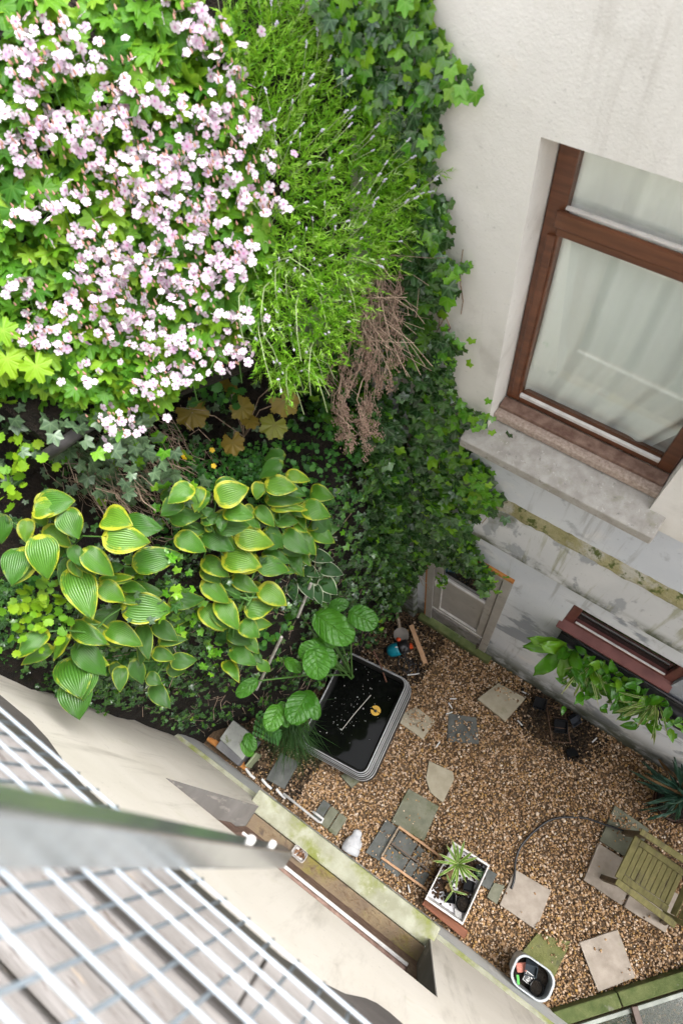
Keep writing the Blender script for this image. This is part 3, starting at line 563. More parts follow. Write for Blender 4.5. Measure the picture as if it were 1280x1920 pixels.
slab([(-0.191, 0.55), (0.06, 0.60), (0.114, 0.55), (0.138, 0.293), (-0.02, 0.30), (-0.125, 0.384)], 'slab_beige', 'beige slab sunk in the gravel with rounded outline', 0.020)
slab([(-0.103, 1.372), (-0.007, 1.646), (0.311, 1.668), (0.251, 1.337)], 'slab_beige', 'beige slab near the wall, halfway between door and plants', 0.05)
slab([(-0.142, 0.817), (0.146, 0.99), (-0.012, 1.206), (-0.275, 1.076)], 'slab_dark', 'dark slab half covered by pebbles in the middle', 0.016)
slab([(-0.72, 0.69), (-0.60, 0.929), (-0.352, 0.921), (-0.359, 0.69)], 'slab_beige', 'brownish slab at the side of the black pond tub', 0.018)
slab([(-0.245, -0.17), (-0.09, -0.17), (-0.09, -0.52), (-0.245, -0.54)], 'slab_dark', 'dark slab at the closed end of the wooden frame', 0.03)
slab([(-0.08, -0.175), (0.135, -0.175), (0.135, -0.33), (-0.08, -0.335)], 'slab_dark', 'dark paver inside the frame, next to the olive slab', 0.032)
slab([(-0.08, -0.345), (0.135, -0.34), (0.135, -0.53), (-0.08, -0.54)], 'slab_dark', 'dark paver inside the frame, next to the house wall', 0.028)
slab([(0.15, -0.18), (0.33, -0.18), (0.33, -0.31), (0.15, -0.31)], 'slab_dark', 'dark paver between frame and white planter, upper one', 0.03)
slab([(0.15, -0.325), (0.24, -0.325), (0.24, -0.47), (0.15, -0.47)], 'slab_dark', 'narrow dark brick between frame and white planter', 0.034)
slab([(0.25, -0.325), (0.37, -0.325), (0.37, -0.47), (0.25, -0.47)], 'slab_dark', 'dark brick touching the side of the white planter', 0.026)
for i, lab in enumerate(['dark brick in the row of three, nearest the concrete trough', 'middle dark mossy brick in the row of three by the wall', 'dark mossy brick in the row of three, nearest the white figure']):
    x = -0.875 + i * 0.105; slab([(x, -0.60), (x + 0.095, -0.595), (x + 0.095, -0.395), (x, -0.40)], 'slab_green' if i else 'slab_dark', lab, 0.04)
slab([(-1.52, -0.30), (-1.30, -0.26), (-1.27, -0.56), (-1.49, -0.60)], 'slab_dark', 'black wet slab under the grass tuft', 0.035)
slab([(0.905, -0.02), (1.0, 0.02), (1.015, -0.16), (0.91, -0.165)], 'slab_green', 'small green brick touching the cracked pinkish slab', 0.03)
slab([(0.80, 0.05), (0.895, 0.06), (0.90, -0.10), (0.805, -0.11)], 'slab_dark', 'small dark brick right of the white planter', 0.02)
for q, lab in (([(-0.77, 0.11), (-0.70, 0.22), (-0.60, 0.17), (-0.66, 0.06)], 'green stone block jutting out under the tub side'), ([(-0.86, -0.11), (-0.80, 0.02), (-0.665, -0.02), (-0.70, -0.14)], 'green stone block under the tub corner'), ([(-0.73, 0.43), (-0.70, 0.53), (-0.63, 0.50), (-0.66, 0.40)], 'green stone block under the tub, farther back')):
    slab(q, 'slab_green', lab, 0.05, 'stone_block', 'block')

# ================================================================== POND TUB
M['galv'] = surf('galvanised_sheet', (0.035, 0.037, 0.038), (0.075, 0.078, 0.08), 10, 0.42, 0.1, 90, 0.002, metal=0.55)
M['hoop'] = plain('pale_hoop', (0.48, 0.49, 0.50), 0.4, 0.4, 0.5, 0.06)
M['liner'] = surf('black_pond_liner', (0.004, 0.004, 0.004), (0.012, 0.012, 0.011), 8, 0.55, 0.4, 20, 0.01)
M['water'], nt, b, _ = newmat('black_water'); b.inputs['Base Color'].default_value = (0.003, 0.0035, 0.003, 1); setin(b, Roughness=0.05); b.inputs['Specular IOR Level'].default_value = 0.12
bump(nt, b, noise(nt, 6, 2, 0.5, wpos(nt)), 0.02, 0.01)
tc = Vector((sum(p[0] for p in TUBC) / 4, sum(p[1] for p in TUBC) / 4, 0)); ang = math.atan2(TUBC[0][1] - TUBC[1][1], TUBC[0][0] - TUBC[1][0])
TL_, TW_ = 1.0, 0.71
def rrect(L, W, r, n=6):
    out = []
    for cx, cy, a0 in ((L / 2 - r, W / 2 - r, 0), (-L / 2 + r, W / 2 - r, 90), (-L / 2 + r, -W / 2 + r, 180), (L / 2 - r, -W / 2 + r, 270)):
        for k in range(n + 1):
            a = R(a0 + 90 * k / n); out.append((cx + r * math.cos(a), cy + r * math.sin(a)))
    return out
def tubring(off, z, wob=0.0):
    out = []
    for i, (x, y) in enumerate(rrect(TL_ + 2 * off, TW_ + 2 * off, 0.085 + off)):
        k = 1 + wob * math.sin(i * 2.3); x, y = x * k, y * k
        out.append((tc.x + x * math.cos(ang) - y * math.sin(ang), tc.y + x * math.sin(ang) + y * math.cos(ang), z))
    return out
tub = thing('pond_tub', (tc.x, tc.y, 0), 'black lined rectangular pond tub with ribbed metal sides full of dark water', 'tub')
rings = []; nzr = 40
for i in range(nzr + 1):
    z = 0.02 + 0.57 * i / nzr; rings.append(tubring(0.010 + 0.045 * max(0.0, min(1.0, (0.585 - z) / 0.30)) + 0.004 * math.sin(i * 2 * math.pi / 5), z))
MB().loft(rings, caps=(True, False)).build('side_wall', M['galv'], tub, smooth=True)
for k, z in enumerate((0.30, 0.39, 0.48, 0.555)):
    r_ = tubring(0.013 + 0.045 * min(1.0, (0.585 - z) / 0.30), z); MB().tube(r_ + [r_[0], r_[1]], 0.0036, 6).build('hoop', M['hoop'], tub, smooth=True)
r_ = tubring(0.0, 0.60); MB().tube(r_ + [r_[0], r_[1]], 0.005, 8).build('rim', M['hoop'], tub, smooth=True)
rings = [tubring(-0.012, 0.612), tubring(-0.025, 0.605, 0.004), tubring(-0.03, 0.55, 0.006), tubring(-0.04, 0.3)]
MB().loft(rings, caps=(False, True)).build('liner', M['liner'], tub, smooth=True)
MB().add(tubring(-0.028, 0.505), [tuple(range(28))]).build('water', M['water'], tub)
# flecks on the water
P = np.array([(random.gauss(-1.08, 0.10), random.gauss(0.52, 0.22), 0.507) for _ in range(70)] + [(random.uniform(-1.25, -0.75), random.uniform(0.1, 0.95), 0.507) for _ in range(20)])
V, F, r_ = pebbles(P, rng.gamma(2, 0.0012, len(P)) + 0.0012, rng.random(len(P)))
fl = fastmesh('floating_flecks', V, F, {'rnd': r_}, True); fl.materials.append(stonemat('pale_fleck', [(0, (0.3, 0.3, 0.32)), (1, (0.8, 0.8, 0.8))])); o = link(fl, 'floating_flecks', parent=tub); tag(o, kind='stuff')
o = MB().tube([(-1.046, 0.245, 0.51), (-1.03, 0.46, 0.512), (-1.0, 0.70, 0.51)], 0.0035, 6).build('reed_stalk', plain('pale_reed', (0.45, 0.44, 0.4), 0.6)); tag(o, 'thin pale stalk floating on the black water', 'stalk')
disc = thing('pond_float', (-0.872, 0.601, 0.505), 'round yellow float in the tub water with black gaps', 'float')
m_y = plain('yellow_plastic', (0.55, 0.32, 0.02), 0.45)
MB().add([(-0.872 + rr * math.cos(a), 0.601 + rr * math.sin(a), 0.515) for rr in (0.018, 0.05) for a in [R(200 + 16 * k) for k in range(11)]], [(i, i + 1, 12 + i, 11 + i) for i in range(10)]).build('float_half', m_y, disc)
MB().add([(-0.872 + rr * math.cos(a), 0.601 + rr * math.sin(a), 0.513) for rr in (0.014, 0.052) for a in [R(10 + 16 * k) for k in range(11)]], [(i, i + 1, 12 + i, 11 + i) for i in range(10)]).build('float_half', m_y, disc)
MB().lathe([(0.012, 0), (0.014, 0.012), (0.004, 0.016)], (-0.872, 0.601, 0.505), 12).build('hub', plain('black_plastic', (0.015, 0.015, 0.016), 0.4), disc)
o = MB().tube([(-1.211, 1.068, 0.66), (-1.08, 1.0, 0.63), (-0.939, 0.90, 0.525)], 0.007, 6).build('twig', plain('red_brown_twig', (0.13, 0.055, 0.035), 0.8)); tag(o, 'red brown twig leaning over the tub rim', 'twig')

# ================================================================== SMALL COURTYARD THINGS
M['black'] = plain('black_plastic_sheet', (0.014, 0.014, 0.016), 0.38)
M['wood_raw'] = surf('raw_pine', (0.42, 0.24, 0.13), (0.52, 0.32, 0.19), 16, 0.75, 0.2, 90, 0.002, mp=(1, 1, 1))
M['wood_old'] = surf('old_grey_wood', (0.22, 0.17, 0.12), (0.34, 0.28, 0.21), 18, 0.85, 0.3, 90, 0.003)
M['white'] = plain('white_plastic', (0.56, 0.55, 0.54), 0.45, 0, 0.5, 0.06)
o = MB().obox((-1.137, 1.655, 0.045), (-0.769, 1.383, 0.035), 0.052, 0.03).build('timber_offcut', M['wood_raw'], bevel=0.003); tag(o, 'raw pine plank lying on gravel beside the teal pump', 'plank')
o = MB().obox((-1.70, 1.43, 0.5), (-1.50, 1.72, 0.75), 0.07, 0.02).build('broken_board', surf('pale_board', (0.33, 0.32, 0.29), (0.45, 0.43, 0.38), 14, 0.8), bevel=0.003); tag(o, 'pale grey board sticking out of the ivy near the door', 'board')
sp = thing('garden_spade', (-1.25, 1.6, 0.03), 'spade with a worn wooden handle lying behind the teal pump', 'spade')
MB().tube([(-1.46, 1.79, 0.10), (-1.22, 1.55, 0.075)], [0.017, 0.019], 10).build('handle', M['wood_old'], sp, smooth=True)
V = []
for i in range(7):
    t = i / 6; w = [0.03, 0.075, 0.085, 0.085, 0.08, 0.06, 0.02][i]; c = Vector((-1.22 + 0.13 * t, 1.55 - 0.13 * t, 0.075 - 0.03 * t)); s_ = Vector((0.707, 0.707, 0))
    for j in range(5): u = j / 2 - 1; V.append(c + s_ * w * u + Vector((0, 0, 0.012 * u * u)))
MB().add(V, [(i * 5 + j, i * 5 + j + 1, (i + 1) * 5 + j + 1, (i + 1) * 5 + j) for i in range(6) for j in range(4)]).build('blade', plain('dull_steel', (0.20, 0.18, 0.16), 0.6, 0.5), sp, smooth=True)
# pump
pc = Vector((-1.10, 1.335, 0))
pump = thing('garden_pump', (pc.x, pc.y, 0.0), 'teal and black garden pump with two orange caps', 'pump')
rm = Matrix.Rotation(R(35), 3, 'Z') @ Matrix.Rotation(R(78), 3, 'Y')
ax = rm @ Vector((0, 0, 1))
MB().lathe([(0.045, -0.13), (0.07, -0.12), (0.075, -0.05), (0.078, -0.02)], pc + Vector((0, 0, 0.10)), 24, Matrix.Rotation(R(-130), 3, 'Z') @ Matrix.Rotation(R(-75), 3, 'Y') @ Matrix.Rotation(R(180), 3, 'Y') @ Matrix.Identity(3)).build('motor_base', M['black'], pump, smooth=True)
teal = plain('teal_plastic', (0.008, 0.20, 0.27), 0.35)
MB().lathe([(0.070, -0.02), (0.076, 0.0), (0.074, 0.06), (0.064, 0.10), (0.035, 0.128), (0.01, 0.135)], pc + Vector((0, 0, 0.10)), 24, Matrix.Rotation(R(-130), 3, 'Z') @ Matrix.Rotation(R(-75), 3, 'Y') @ Matrix.Rotation(R(180), 3, 'Y')).build('housing', teal, pump, smooth=True)
orange = plain('orange_plastic', (0.62, 0.07, 0.012), 0.4)
MB().lathe([(0.03, -0.02), (0.034, -0.015), (0.028, -0.006), (0.034, 0.0), (0.028, 0.008), (0.034, 0.016), (0.03, 0.022)], pc + Vector((0.10, 0.10, 0.11)), 18, Matrix.Rotation(R(50), 3, 'Z') @ Matrix.Rotation(R(70), 3, 'Y')).build('cap', orange, pump, smooth=True)
MB().lathe([(0.018, -0.02), (0.022, 0.0), (0.02, 0.028), (0.008, 0.032)], pc + Vector((-0.045, 0.075, 0.175)), 16, Matrix.Rotation(R(30), 3, 'Y')).build('cap', orange, pump, smooth=True)
MB().lathe([(0.026, -0.05), (0.026, 0.05)], pc + Vector((0.06, 0.07, 0.11)), 14, Matrix.Rotation(R(50), 3, 'Z') @ Matrix.Rotation(R(75), 3, 'Y')).build('outlet', M['black'], pump, smooth=True)
MB().box(-0.03, 0.03, -0.0015, 0.0015, -0.006, 0.006).build('maker_print', M['white'], pump).matrix_basis = Matrix.Translation(pc + Vector((0.0, 0.0, 0.178))) @ Matrix.Rotation(R(38), 4, 'Z') @ Matrix.Rotation(R(90), 4, 'X')
cb = []
for k in range(60):
    t = k / 59; a = t * 5.2 * math.pi; cb.append((-0.98 + 0.16 * t + (0.085 - 0.02 * t) * math.cos(a), 1.245 + (0.07) * math.sin(a), 0.03 + 0.012 * math.sin(3 * a) + 0.01))
cb = [(-1.06, 1.40, 0.14), (-1.02, 1.36, 0.2), (-0.99, 1.30, 0.1)] + cb
o = MB().tube(cb, 0.007, 7).build('power_cable', M['black'], smooth=True); tag(o, 'black cable coiled on the gravel between pump and tub', 'cable')
o = MB().tube([(-0.86, 1.16, 0.05), (-0.80, 1.21, 0.05), (-0.76, 1.25, 0.05)], 0.008, 6).build('plug_clip', M['white']); tag(o, 'short white strip by the coiled cable at the tub corner', 'strip')
# hose
hp = [(1.056, 0.03, 0.05), (1.04, 0.12, 0.048), (0.98, 0.259, 0.03), (0.958, 0.37, 0.03), (0.969, 0.478, 0.03), (1.0, 0.60, 0.03), (1.06, 0.75, 0.03), (1.145, 0.85, 0.03), (1.25, 0.93, 0.03), (1.358, 0.992, 0.03), (1.48, 1.03, 0.035), (1.599, 1.068, 0.052), (1.70, 1.10, 0.056), (1.82, 1.15, 0.05)]
hs = []
for i in range(len(hp) - 1):
    p0, p1, p2, p3 = [Vector(hp[max(0, min(len(hp) - 1, i + k))]) for k in (-1, 0, 1, 2)]
    for t in (0, .25, .5, .75): hs.append(0.5 * ((2 * p1) + (p2 - p0) * t + (2 * p0 - 5 * p1 + 4 * p2 - p3) * t * t + (3 * p1 - p0 - 3 * p2 + p3) * t ** 3))
o = MB().tube(hs + [Vector(hp[-1])], 0.0105, 8).build('garden_hose', M['black'], smooth=True); tag(o, 'black hose curving over the gravel to the wooden chair', 'hose')
# wooden frame (trellis) lying on the pavers
tf = thing('wooden_frame', (0.1, -0.3, 0.04), 'thin reddish wooden frame lying on dark pavers', 'frame')
MB().obox((-0.102, -0.150, 0.075), (0.40, -0.130, 0.075), 0.022, 0.022).build('rail', M['wood_raw'], tf, bevel=0.002)
MB().obox((-0.093, -0.478, 0.075), (0.42, -0.447, 0.075), 0.022, 0.022).build('rail', M['wood_raw'], tf, bevel=0.002)
MB().obox((-0.100, -0.139, 0.072), (-0.092, -0.466, 0.072), 0.018, 0.018).build('end_bar', M['wood_old'], tf, bevel=0.002)
MB().obox((-0.084, -0.315, 0.072), (0.36, -0.295, 0.072), 0.016, 0.012).build('middle_bar', surf('dark_slat', (0.10, 0.075, 0.055), (0.15, 0.11, 0.085)), tf, bevel=0.002)
# white figurine lying by the sill
fg = thing('plaster_figure', (-0.39, -0.53, 0.03), 'small white plaster figure lying against the house wall', 'figurine')
A_, B_ = Vector((-0.372, -0.615, 0.085)), Vector((-0.402, -0.452, 0.075)); d_ = (B_ - A_).normalized(); L_ = (B_ - A_).length
prof = [(0.002, -0.03), (0.082, -0.02), (0.092, 0.0), (0.094, 0.04), (0.090, 0.045), (0.083, 0.052), (0.088, 0.06), (0.084, 0.09), (0.074, 0.112), (0.058, 0.128), (0.047, 0.142), (0.046, 0.160), (0.047, 0.178), (0.040, 0.196), (0.022, 0.208), (0.002, 0.211)]
rings = []
q_ = d_.to_track_quat('Z', 'Y').to_matrix()
for (r0, h0) in prof:
    rings.append([A_ + q_ @ Vector((r0 * math.cos(a) * (1.0 + 0.06 * math.sin(3 * a + h0 * 40)), r0 * 0.8 * math.sin(a) * (1 + 0.05 * math.cos(2 * a + h0 * 60)), h0 * 1.0)) for a in [2 * math.pi * k / 20 for k in range(20)]])
mwhite = surf('white_plaster', (0.42, 0.43, 0.45), (0.54, 0.54, 0.55), 20, 0.7, 0.4, 60, 0.01)
MB().loft(rings).build('body', mwhite, fg, smooth=True)
# white pipe pieces along the plinth
for i, (pts, lab) in enumerate([([(-1.667, -0.62, 0.30), (-1.60, -0.645, 0.24), (-1.55, -0.645, 0.22)], 'short bent white pipe end nearest the concrete trough'), ([(-1.47, -0.60, 0.30), (-1.40, -0.615, 0.27), (-1.34, -0.618, 0.25)], 'short white pipe end at the wall, middle one'), ([(-1.29, -0.585, 0.30), (-1.22, -0.60, 0.27), (-1.17, -0.602, 0.25)], 'short white pipe end at the wall beside the sill')]):
    o = MB().tube(pts, 0.014, 10, caps=False).build('pipe_end', M['white'], smooth=True); tag(o, lab, 'pipe', 'white pipe ends along the wall')
o = MB().tube([(-1.20, -0.575, 0.32), (-0.76, -0.57, 0.32), (-0.73, -0.555, 0.33), (-0.735, -0.525, 0.33), (-0.80, -0.525, 0.33), (-0.86, -0.53, 0.33)], 0.012, 10).build('hooked_pipe', M['white'], smooth=True); tag(o, 'long white hooked pipe along the house wall', 'pipe')
# concrete trough and slate at the foot of the bank
ct = thing('concrete_trough', (-1.93, -0.5, 0), 'grey concrete trough with mossy lid at the foot of the bank', 'trough')
MB().box(-2.09, -1.77, -0.655, -0.33, 0.0, 0.24).build('body', surf('trough_concrete', (0.13, 0.13, 0.135), (0.19, 0.19, 0.19), 7, 0.8), ct, bevel=0.01)
MB().add([(-2.10, -0.56, 0.262), (-1.76, -0.58, 0.262), (-1.77, -0.32, 0.30), (-2.09, -0.33, 0.30), (-2.10, -0.56, 0.245), (-1.76, -0.58, 0.245), (-1.77, -0.32, 0.28), (-2.09, -0.33, 0.28)], [(0, 1, 2, 3), (7, 6, 5, 4), (4, 5, 1, 0), (5, 6, 2, 1), (6, 7, 3, 2), (7, 4, 0, 3)]).build('lid', surf('mossy_lid', (0.30, 0.31, 0.29), (0.40, 0.41, 0.38), 8, 0.85, spots=[((0.14, 0.17, 0.05), 9, 0.5, 0.64)]), ct, bevel=0.006)
o = MB().add([(-1.71, -0.61, 0.0), (-1.70, -0.44, 0.0), (-1.70, -0.44, 0.24), (-1.71, -0.61, 0.24), (-1.69, -0.61, 0.0), (-1.68, -0.44, 0.0), (-1.68, -0.44, 0.24), (-1.69, -0.61, 0.24)], [(0, 1, 2, 3), (7, 6, 5, 4), (4, 5, 1, 0), (5, 6, 2, 1), (6, 7, 3, 2), (7, 4, 0, 3)]).build('upright_tile', surf('greenish_tile', (0.20, 0.23, 0.13), (0.32, 0.35, 0.22), 9, 0.6), bevel=0.003); tag(o, 'upright greenish tile standing next to the concrete trough', 'tile')
o = MB(); rr = random.Random(4)
for k in range(26): o.obox((-2.25 + rr.random() * 0.5, -0.655 + rr.random() * 0.05, 0.10 + rr.random() * 0.06), (-2.2 + rr.random() * 0.5, -0.65 + rr.random() * 0.05, 0.12), 0.03, 0.02)
o = o.build('rusty_rubble', M['orange']); tag(o, 'crumbling orange brick rubble between wall and trough', 'rubble', kind='stuff')
# white planter box with potted leftovers
pl = thing('planter_box', (0.60, -0.21, 0), 'pale rectangular planter box full of pots and a spiky plant', 'planter')
q4 = [(0.394, 0.053), (0.768, 0.083), (0.813, -0.477), (0.428, -0.508)]
def shrink(q, s): cx = sum(p[0] for p in q) / 4; cy = sum(p[1] for p in q) / 4; return [(cx + (p[0] - cx) * s, cy + (p[1] - cy) * s) for p in q]
o_, i_ = shrink(q4, 1.0), shrink(q4, 0.93); b_ = shrink(q4, 0.9)
MB().loft([[(x, y, 0.02) for x, y in b_], [(x, y, 0.30) for x, y in o_], [(x, y, 0.305) for x, y in o_], [(x, y, 0.305) for x, y in i_], [(x, y, 0.12) for x, y in shrink(q4, 0.88)]], caps=(True, True)).build('box', surf('pale_planter_plastic', (0.56, 0.54, 0.52), (0.66, 0.64, 0.62), 10, 0.6), pl, bevel=0.004)
MB().add([(x, y, 0.17) for x, y in shrink(q4, 0.885)], [(3, 2, 1, 0)]).build('white_insert', surf('white_insert', (0.55, 0.54, 0.56), (0.7, 0.69, 0.72), 6, 0.6), pl)
P = np.array([(random.gauss(0.50, 0.05), random.gauss(-0.30, 0.07), 0.18) for _ in range(260)] + [(random.gauss(0.66, 0.05), random.gauss(-0.02, 0.04), 0.185) for _ in range(200)] + [(random.gauss(0.70, 0.04), random.gauss(-0.22, 0.04), 0.185) for _ in range(160)])
V, F, r_ = pebbles(P, rng.gamma(5, 0.0022, len(P)) + 0.003, rng.random(len(P))); fm = fastmesh('potting_soil', V, F, {'rnd': r_}, True); fm.materials.append(stonemat('potting_soil', [(0, (0.008, 0.005, 0.003)), (0.8, (0.035, 0.018, 0.010)), (1, (0.09, 0.05, 0.03))], 0.95)); tag(link(fm, 'potting_soil', parent=pl), kind='stuff')
def pot(name, c, r0, r1, h, mat, label, rim=0.006, lean=0, soil=True):
    t = thing(name, c, label, 'pot', 'plant pots in the courtyard'); mt = Matrix.Rotation(lean, 3, 'X')
    MB().lathe([(r0, 0), (r1, h), (r1 + rim, h), (r1 + rim, h - 0.02)][:3] + [(r1 - 0.003, h), (r1 * 0.93, h - 0.025)], c, 20, mt).build('body', mat, t, smooth=False)
    if soil: MB().lathe([(0.001, 0), (r1 * 0.9, 0), (r1 * 0.85, 0.004), (0.001, 0.010)], Vector(c) + mt @ Vector((0, 0, h - 0.022)), 16).build('soil', M['soil'], t)
    return t
def sqpot(name, c, w, h, mat, label, rz=0.3, lean=0.3):
    t = thing(name, c, label, 'pot', 'plant pots in the courtyard'); mt = Matrix.Rotation(rz, 3, 'Z') @ Matrix.Rotation(lean, 3, 'X'); rg = []
    for (s_, z) in ((0.75, 0), (1, h), (1.06, h), (1.06, h + 0.004), (0.93, h + 0.004), (0.88, h - 0.03)): rg.append([tuple(Vector(c) + mt @ Vector((x * w / 2 * s_, y * w / 2 * s_, z))) for x, y in ((-1, -1), (1, -1), (1, 1), (-1, 1))])
    MB().loft(rg).build('body', mat, t); return t
M['potblack'] = plain('black_nursery_pot', (0.007, 0.0075, 0.009), 0.75, 0, 0.2)
pot('nursery_pot', (0.735, -0.335, 0.175), 0.045, 0.062, 0.09, M['potblack'], 'round black nursery pot near the end of the pale planter')
sqpot('nursery_pot', (0.60, -0.33, 0.175), 0.085, 0.085, M['potblack'], 'square black pot tipped beside the round pot in the planter', 0.5, 0.5)
sqpot('nursery_pot', (0.73, -0.02, 0.175), 0.10, 0.08, M['potblack'], 'square black pot with small variegated plant in the planter corner', 0.1, 0.05)
sqpot('nursery_pot', (0.70, -0.17, 0.175), 0.09, 0.08, M['potblack'], 'square black pot in the middle of the pale planter', 0.35, 0.15)
o = MB().add([(-0.045, -0.03, 0), (0.045, -0.03, 0), (0.04, 0.03, 0.02), (-0.04, 0.03, 0.02), (-0.045, -0.03, -0.003), (0.045, -0.03, -0.003), (0.04, 0.03, 0.017), (-0.04, 0.03, 0.017)], [(0, 1, 2, 3), (7, 6, 5, 4), (4, 5, 1, 0), (5, 6, 2, 1), (6, 7, 3, 2), (7, 4, 0, 3)]).build('plastic_tag', M['white']); o.location = (0.745, -0.43, 0.21); o.rotation_euler = (0.1, 0.1, -0.9); tag(o, 'pale plastic card lying in the planter corner', 'card')
o = MB().box(0.44, 0.90, -0.575, -0.50, 0.0, 0.13).build('timber_plank', surf('red_brown_wood', (0.15, 0.045, 0.018), (0.22, 0.075, 0.03), 9, 0.6, mp=(0.4, 3, 3)), bevel=0.006); tag(o, 'red brown timber plank on edge along the planter at the wall', 'plank')
# grey caddy of pots
cc = Vector((1.475, -0.445, 0)); cad = thing('grey_tub', (cc.x, cc.y, 0), 'grey plastic tub of old pots beside the house wall', 'tub')
def cring(s, z): 
    out = []
    for (x, y) in rrect(0.36 * s, 0.265 * s, 0.10 * s, 7): a = R(4); out.append((cc.x + x * math.cos(a) - y * math.sin(a), cc.y + x * math.sin(a) + y * math.cos(a), z))
    return out
mg = plain('grey_tub_plastic', (0.40, 0.43, 0.45), 0.4)
MB().loft([cring(0.78, 0.01), cring(0.92, 0.37), cring(0.985, 0.375), cring(1.0, 0.40), cring(0.985, 0.42), cring(0.88, 0.42), cring(0.865, 0.405), cring(0.72, 0.06)]).build('body', mg, cad, smooth=False, bevel=0.004)
MB().add(cring(0.80, 0.30), [tuple(range(32))]).build('murky_fill', M['soil'], cad)
sqpot('nursery_pot', (1.43, -0.37, 0.30), 0.10, 0.09, plain('blue_black_pot', (0.035, 0.045, 0.055), 0.4), 'blue black square pot in the grey tub', 0.4, 0.5)
o = MB().box(-0.045, 0.045, -0.035, 0.035, 0, 0.035).build('pink_sponge', surf('pink_sponge', (0.48, 0.16, 0.12), (0.60, 0.24, 0.18), 30, 0.9, 0.6), bevel=0.008); o.location = (1.38, -0.44, 0.305); o.rotation_euler = (0, 0, 0.7); tag(o, 'pink sponge block inside the grey tub', 'sponge')
tgp = thing('printed_tag', (1.465, -0.47, 0.35), 'black card with white smudged print and pale edge in the grey tub', 'card')
MB().box(1.425, 1.505, -0.51, -0.43, 0.345, 0.35).build('edge', M['white'], tgp); MB().box(1.43, 1.50, -0.505, -0.435, 0.3505, 0.353).build('face', M['black'], tgp)
mb = MB()
for (a, b, w) in [((1.447, -0.452), (1.462, -0.462), .010), ((1.455, -0.475), (1.478, -0.478), .012), ((1.472, -0.448), (1.486, -0.46), .010), ((1.45, -0.49), (1.468, -0.494), .009), ((1.48, -0.487), (1.488, -0.475), .009), ((1.462, -0.458), (1.47, -0.49), .008)]: mb.obox((*a, 0.3545), (*b, 0.3545), w, 0.002)
mb.build('print', M['white'], tgp)
pot('nursery_pot', (1.545, -0.49, 0.29), 0.045, 0.058, 0.08, M['potblack'], 'round black pot at the wide end of the grey tub')
o = MB().obox((1.36, -0.50, 0.425), (1.40, -0.555, 0.425), 0.02, 0.006).build('green_tape', plain('green_tape', (0.06, 0.45, 0.05), 0.5)); tag(o, 'bright green tape stuck to the grey tub rim', 'tape')
# sill clutter: clear plastic box
bx = thing('plastic_box', (-0.66, -0.80, 1.06), 'clear plastic food box with dry litter on the left sill', 'box')
def bring(s, z): return [(-0.66 + x * s, -0.80 + y * s, z) for x, y in rrect(0.13, 0.09, 0.025, 4)]
MB().loft([bring(0.8, 1.065), bring(1.0, 1.11), bring(1.06, 1.112), bring(1.0, 1.114), bring(0.95, 1.108), bring(0.78, 1.07)], caps=(True, True)).build('body', plain('clear_plastic', (0.50, 0.48, 0.46), 0.25), bx)
P = np.array([(random.gauss(-0.66, 0.022), random.gauss(-0.80, 0.015), 1.08) for _ in range(70)]); V, F, r_ = pebbles(P, rng.gamma(3, 0.002, len(P)) + 0.002, rng.random(len(P)))
fm = fastmesh('litter', V, F, {'rnd': r_}, True); fm.materials.append(stonemat('brown_litter', [(0, (0.05, 0.02, 0.01)), (1, (0.30, 0.16, 0.09))])); tag(link(fm, 'litter', parent=bx), kind='stuff')
# dry litter on the sill
mb = MB(); rr = random.Random(11)
for k in range(420):
    x = rr.uniform(-1.1, 0.5); u = -0.80 + 0.036 * x + rr.gauss(0.0, 0.030); a = rr.uniform(0, 6.28); L = rr.uniform(0.008, 0.035)
    mb.tube([(x, u, 1.064), (x + L * math.cos(a), u + 0.5 * L * math.sin(a), 1.066 + rr.random() * 0.012)], 0.0013, 3, caps=False)
for (x, y) in ((0.30, -0.79), (0.36, -0.74), (-0.45, -0.79), (-0.2, -0.8)): mb.tube([(x, y, 1.07), (x + 0.09, y - 0.03, 1.09), (x + 0.14, y + 0.02, 1.07)], 0.002, 4)
o = mb.build('dry_litter', plain('dry_stalk', (0.26, 0.17, 0.10), 0.9)); tag(o, 'dry stalks and crumbs lying on the left sill', 'litter', kind='stuff')
# plant labels scattered on the gravel
LB_ = [((-0.317, 1.23), 0.6, 'white label strip nearest the half buried slab, topmost'), ((-0.302, 1.152), -0.4, 'white label strip beside the half buried slab'), ((-0.271, 1.079), 0.9, 'white label strip at the corner of the half buried slab'), ((-0.20, 0.74), 1.5, 'white label strip alone near the sunken beige slab'), ((0.386, 1.417), -0.3, 'white label strip beside the beige slab by the wall'), ((0.281, 1.72), 0.1, 'white label strip by the wall behind the beige slab'), ((1.087, 1.70), 1.3, 'white label strip under the hanging wall plants'), ((0.276, -0.545), -0.7, 'white stick between wooden frame and wall')]
for (p, a, lab) in LB_:
    o = MB().add([(-0.035, -0.007, 0), (0.03, -0.007, 0.002), (0.04, 0, 0.002), (0.03, 0.007, 0.002), (-0.035, 0.007, 0), (-0.035, -0.007, -0.002), (0.03, -0.007, 0), (0.04, 0, 0), (0.03, 0.007, 0), (-0.035, 0.007, -0.002)], [(0, 1, 2, 3, 4), (9, 8, 7, 6, 5)]).build('plant_label', M['white'])
    o.location = (*p, 0.024); o.rotation_euler = (0, 0, a); tag(o, lab, 'label', 'white plant labels on the gravel')
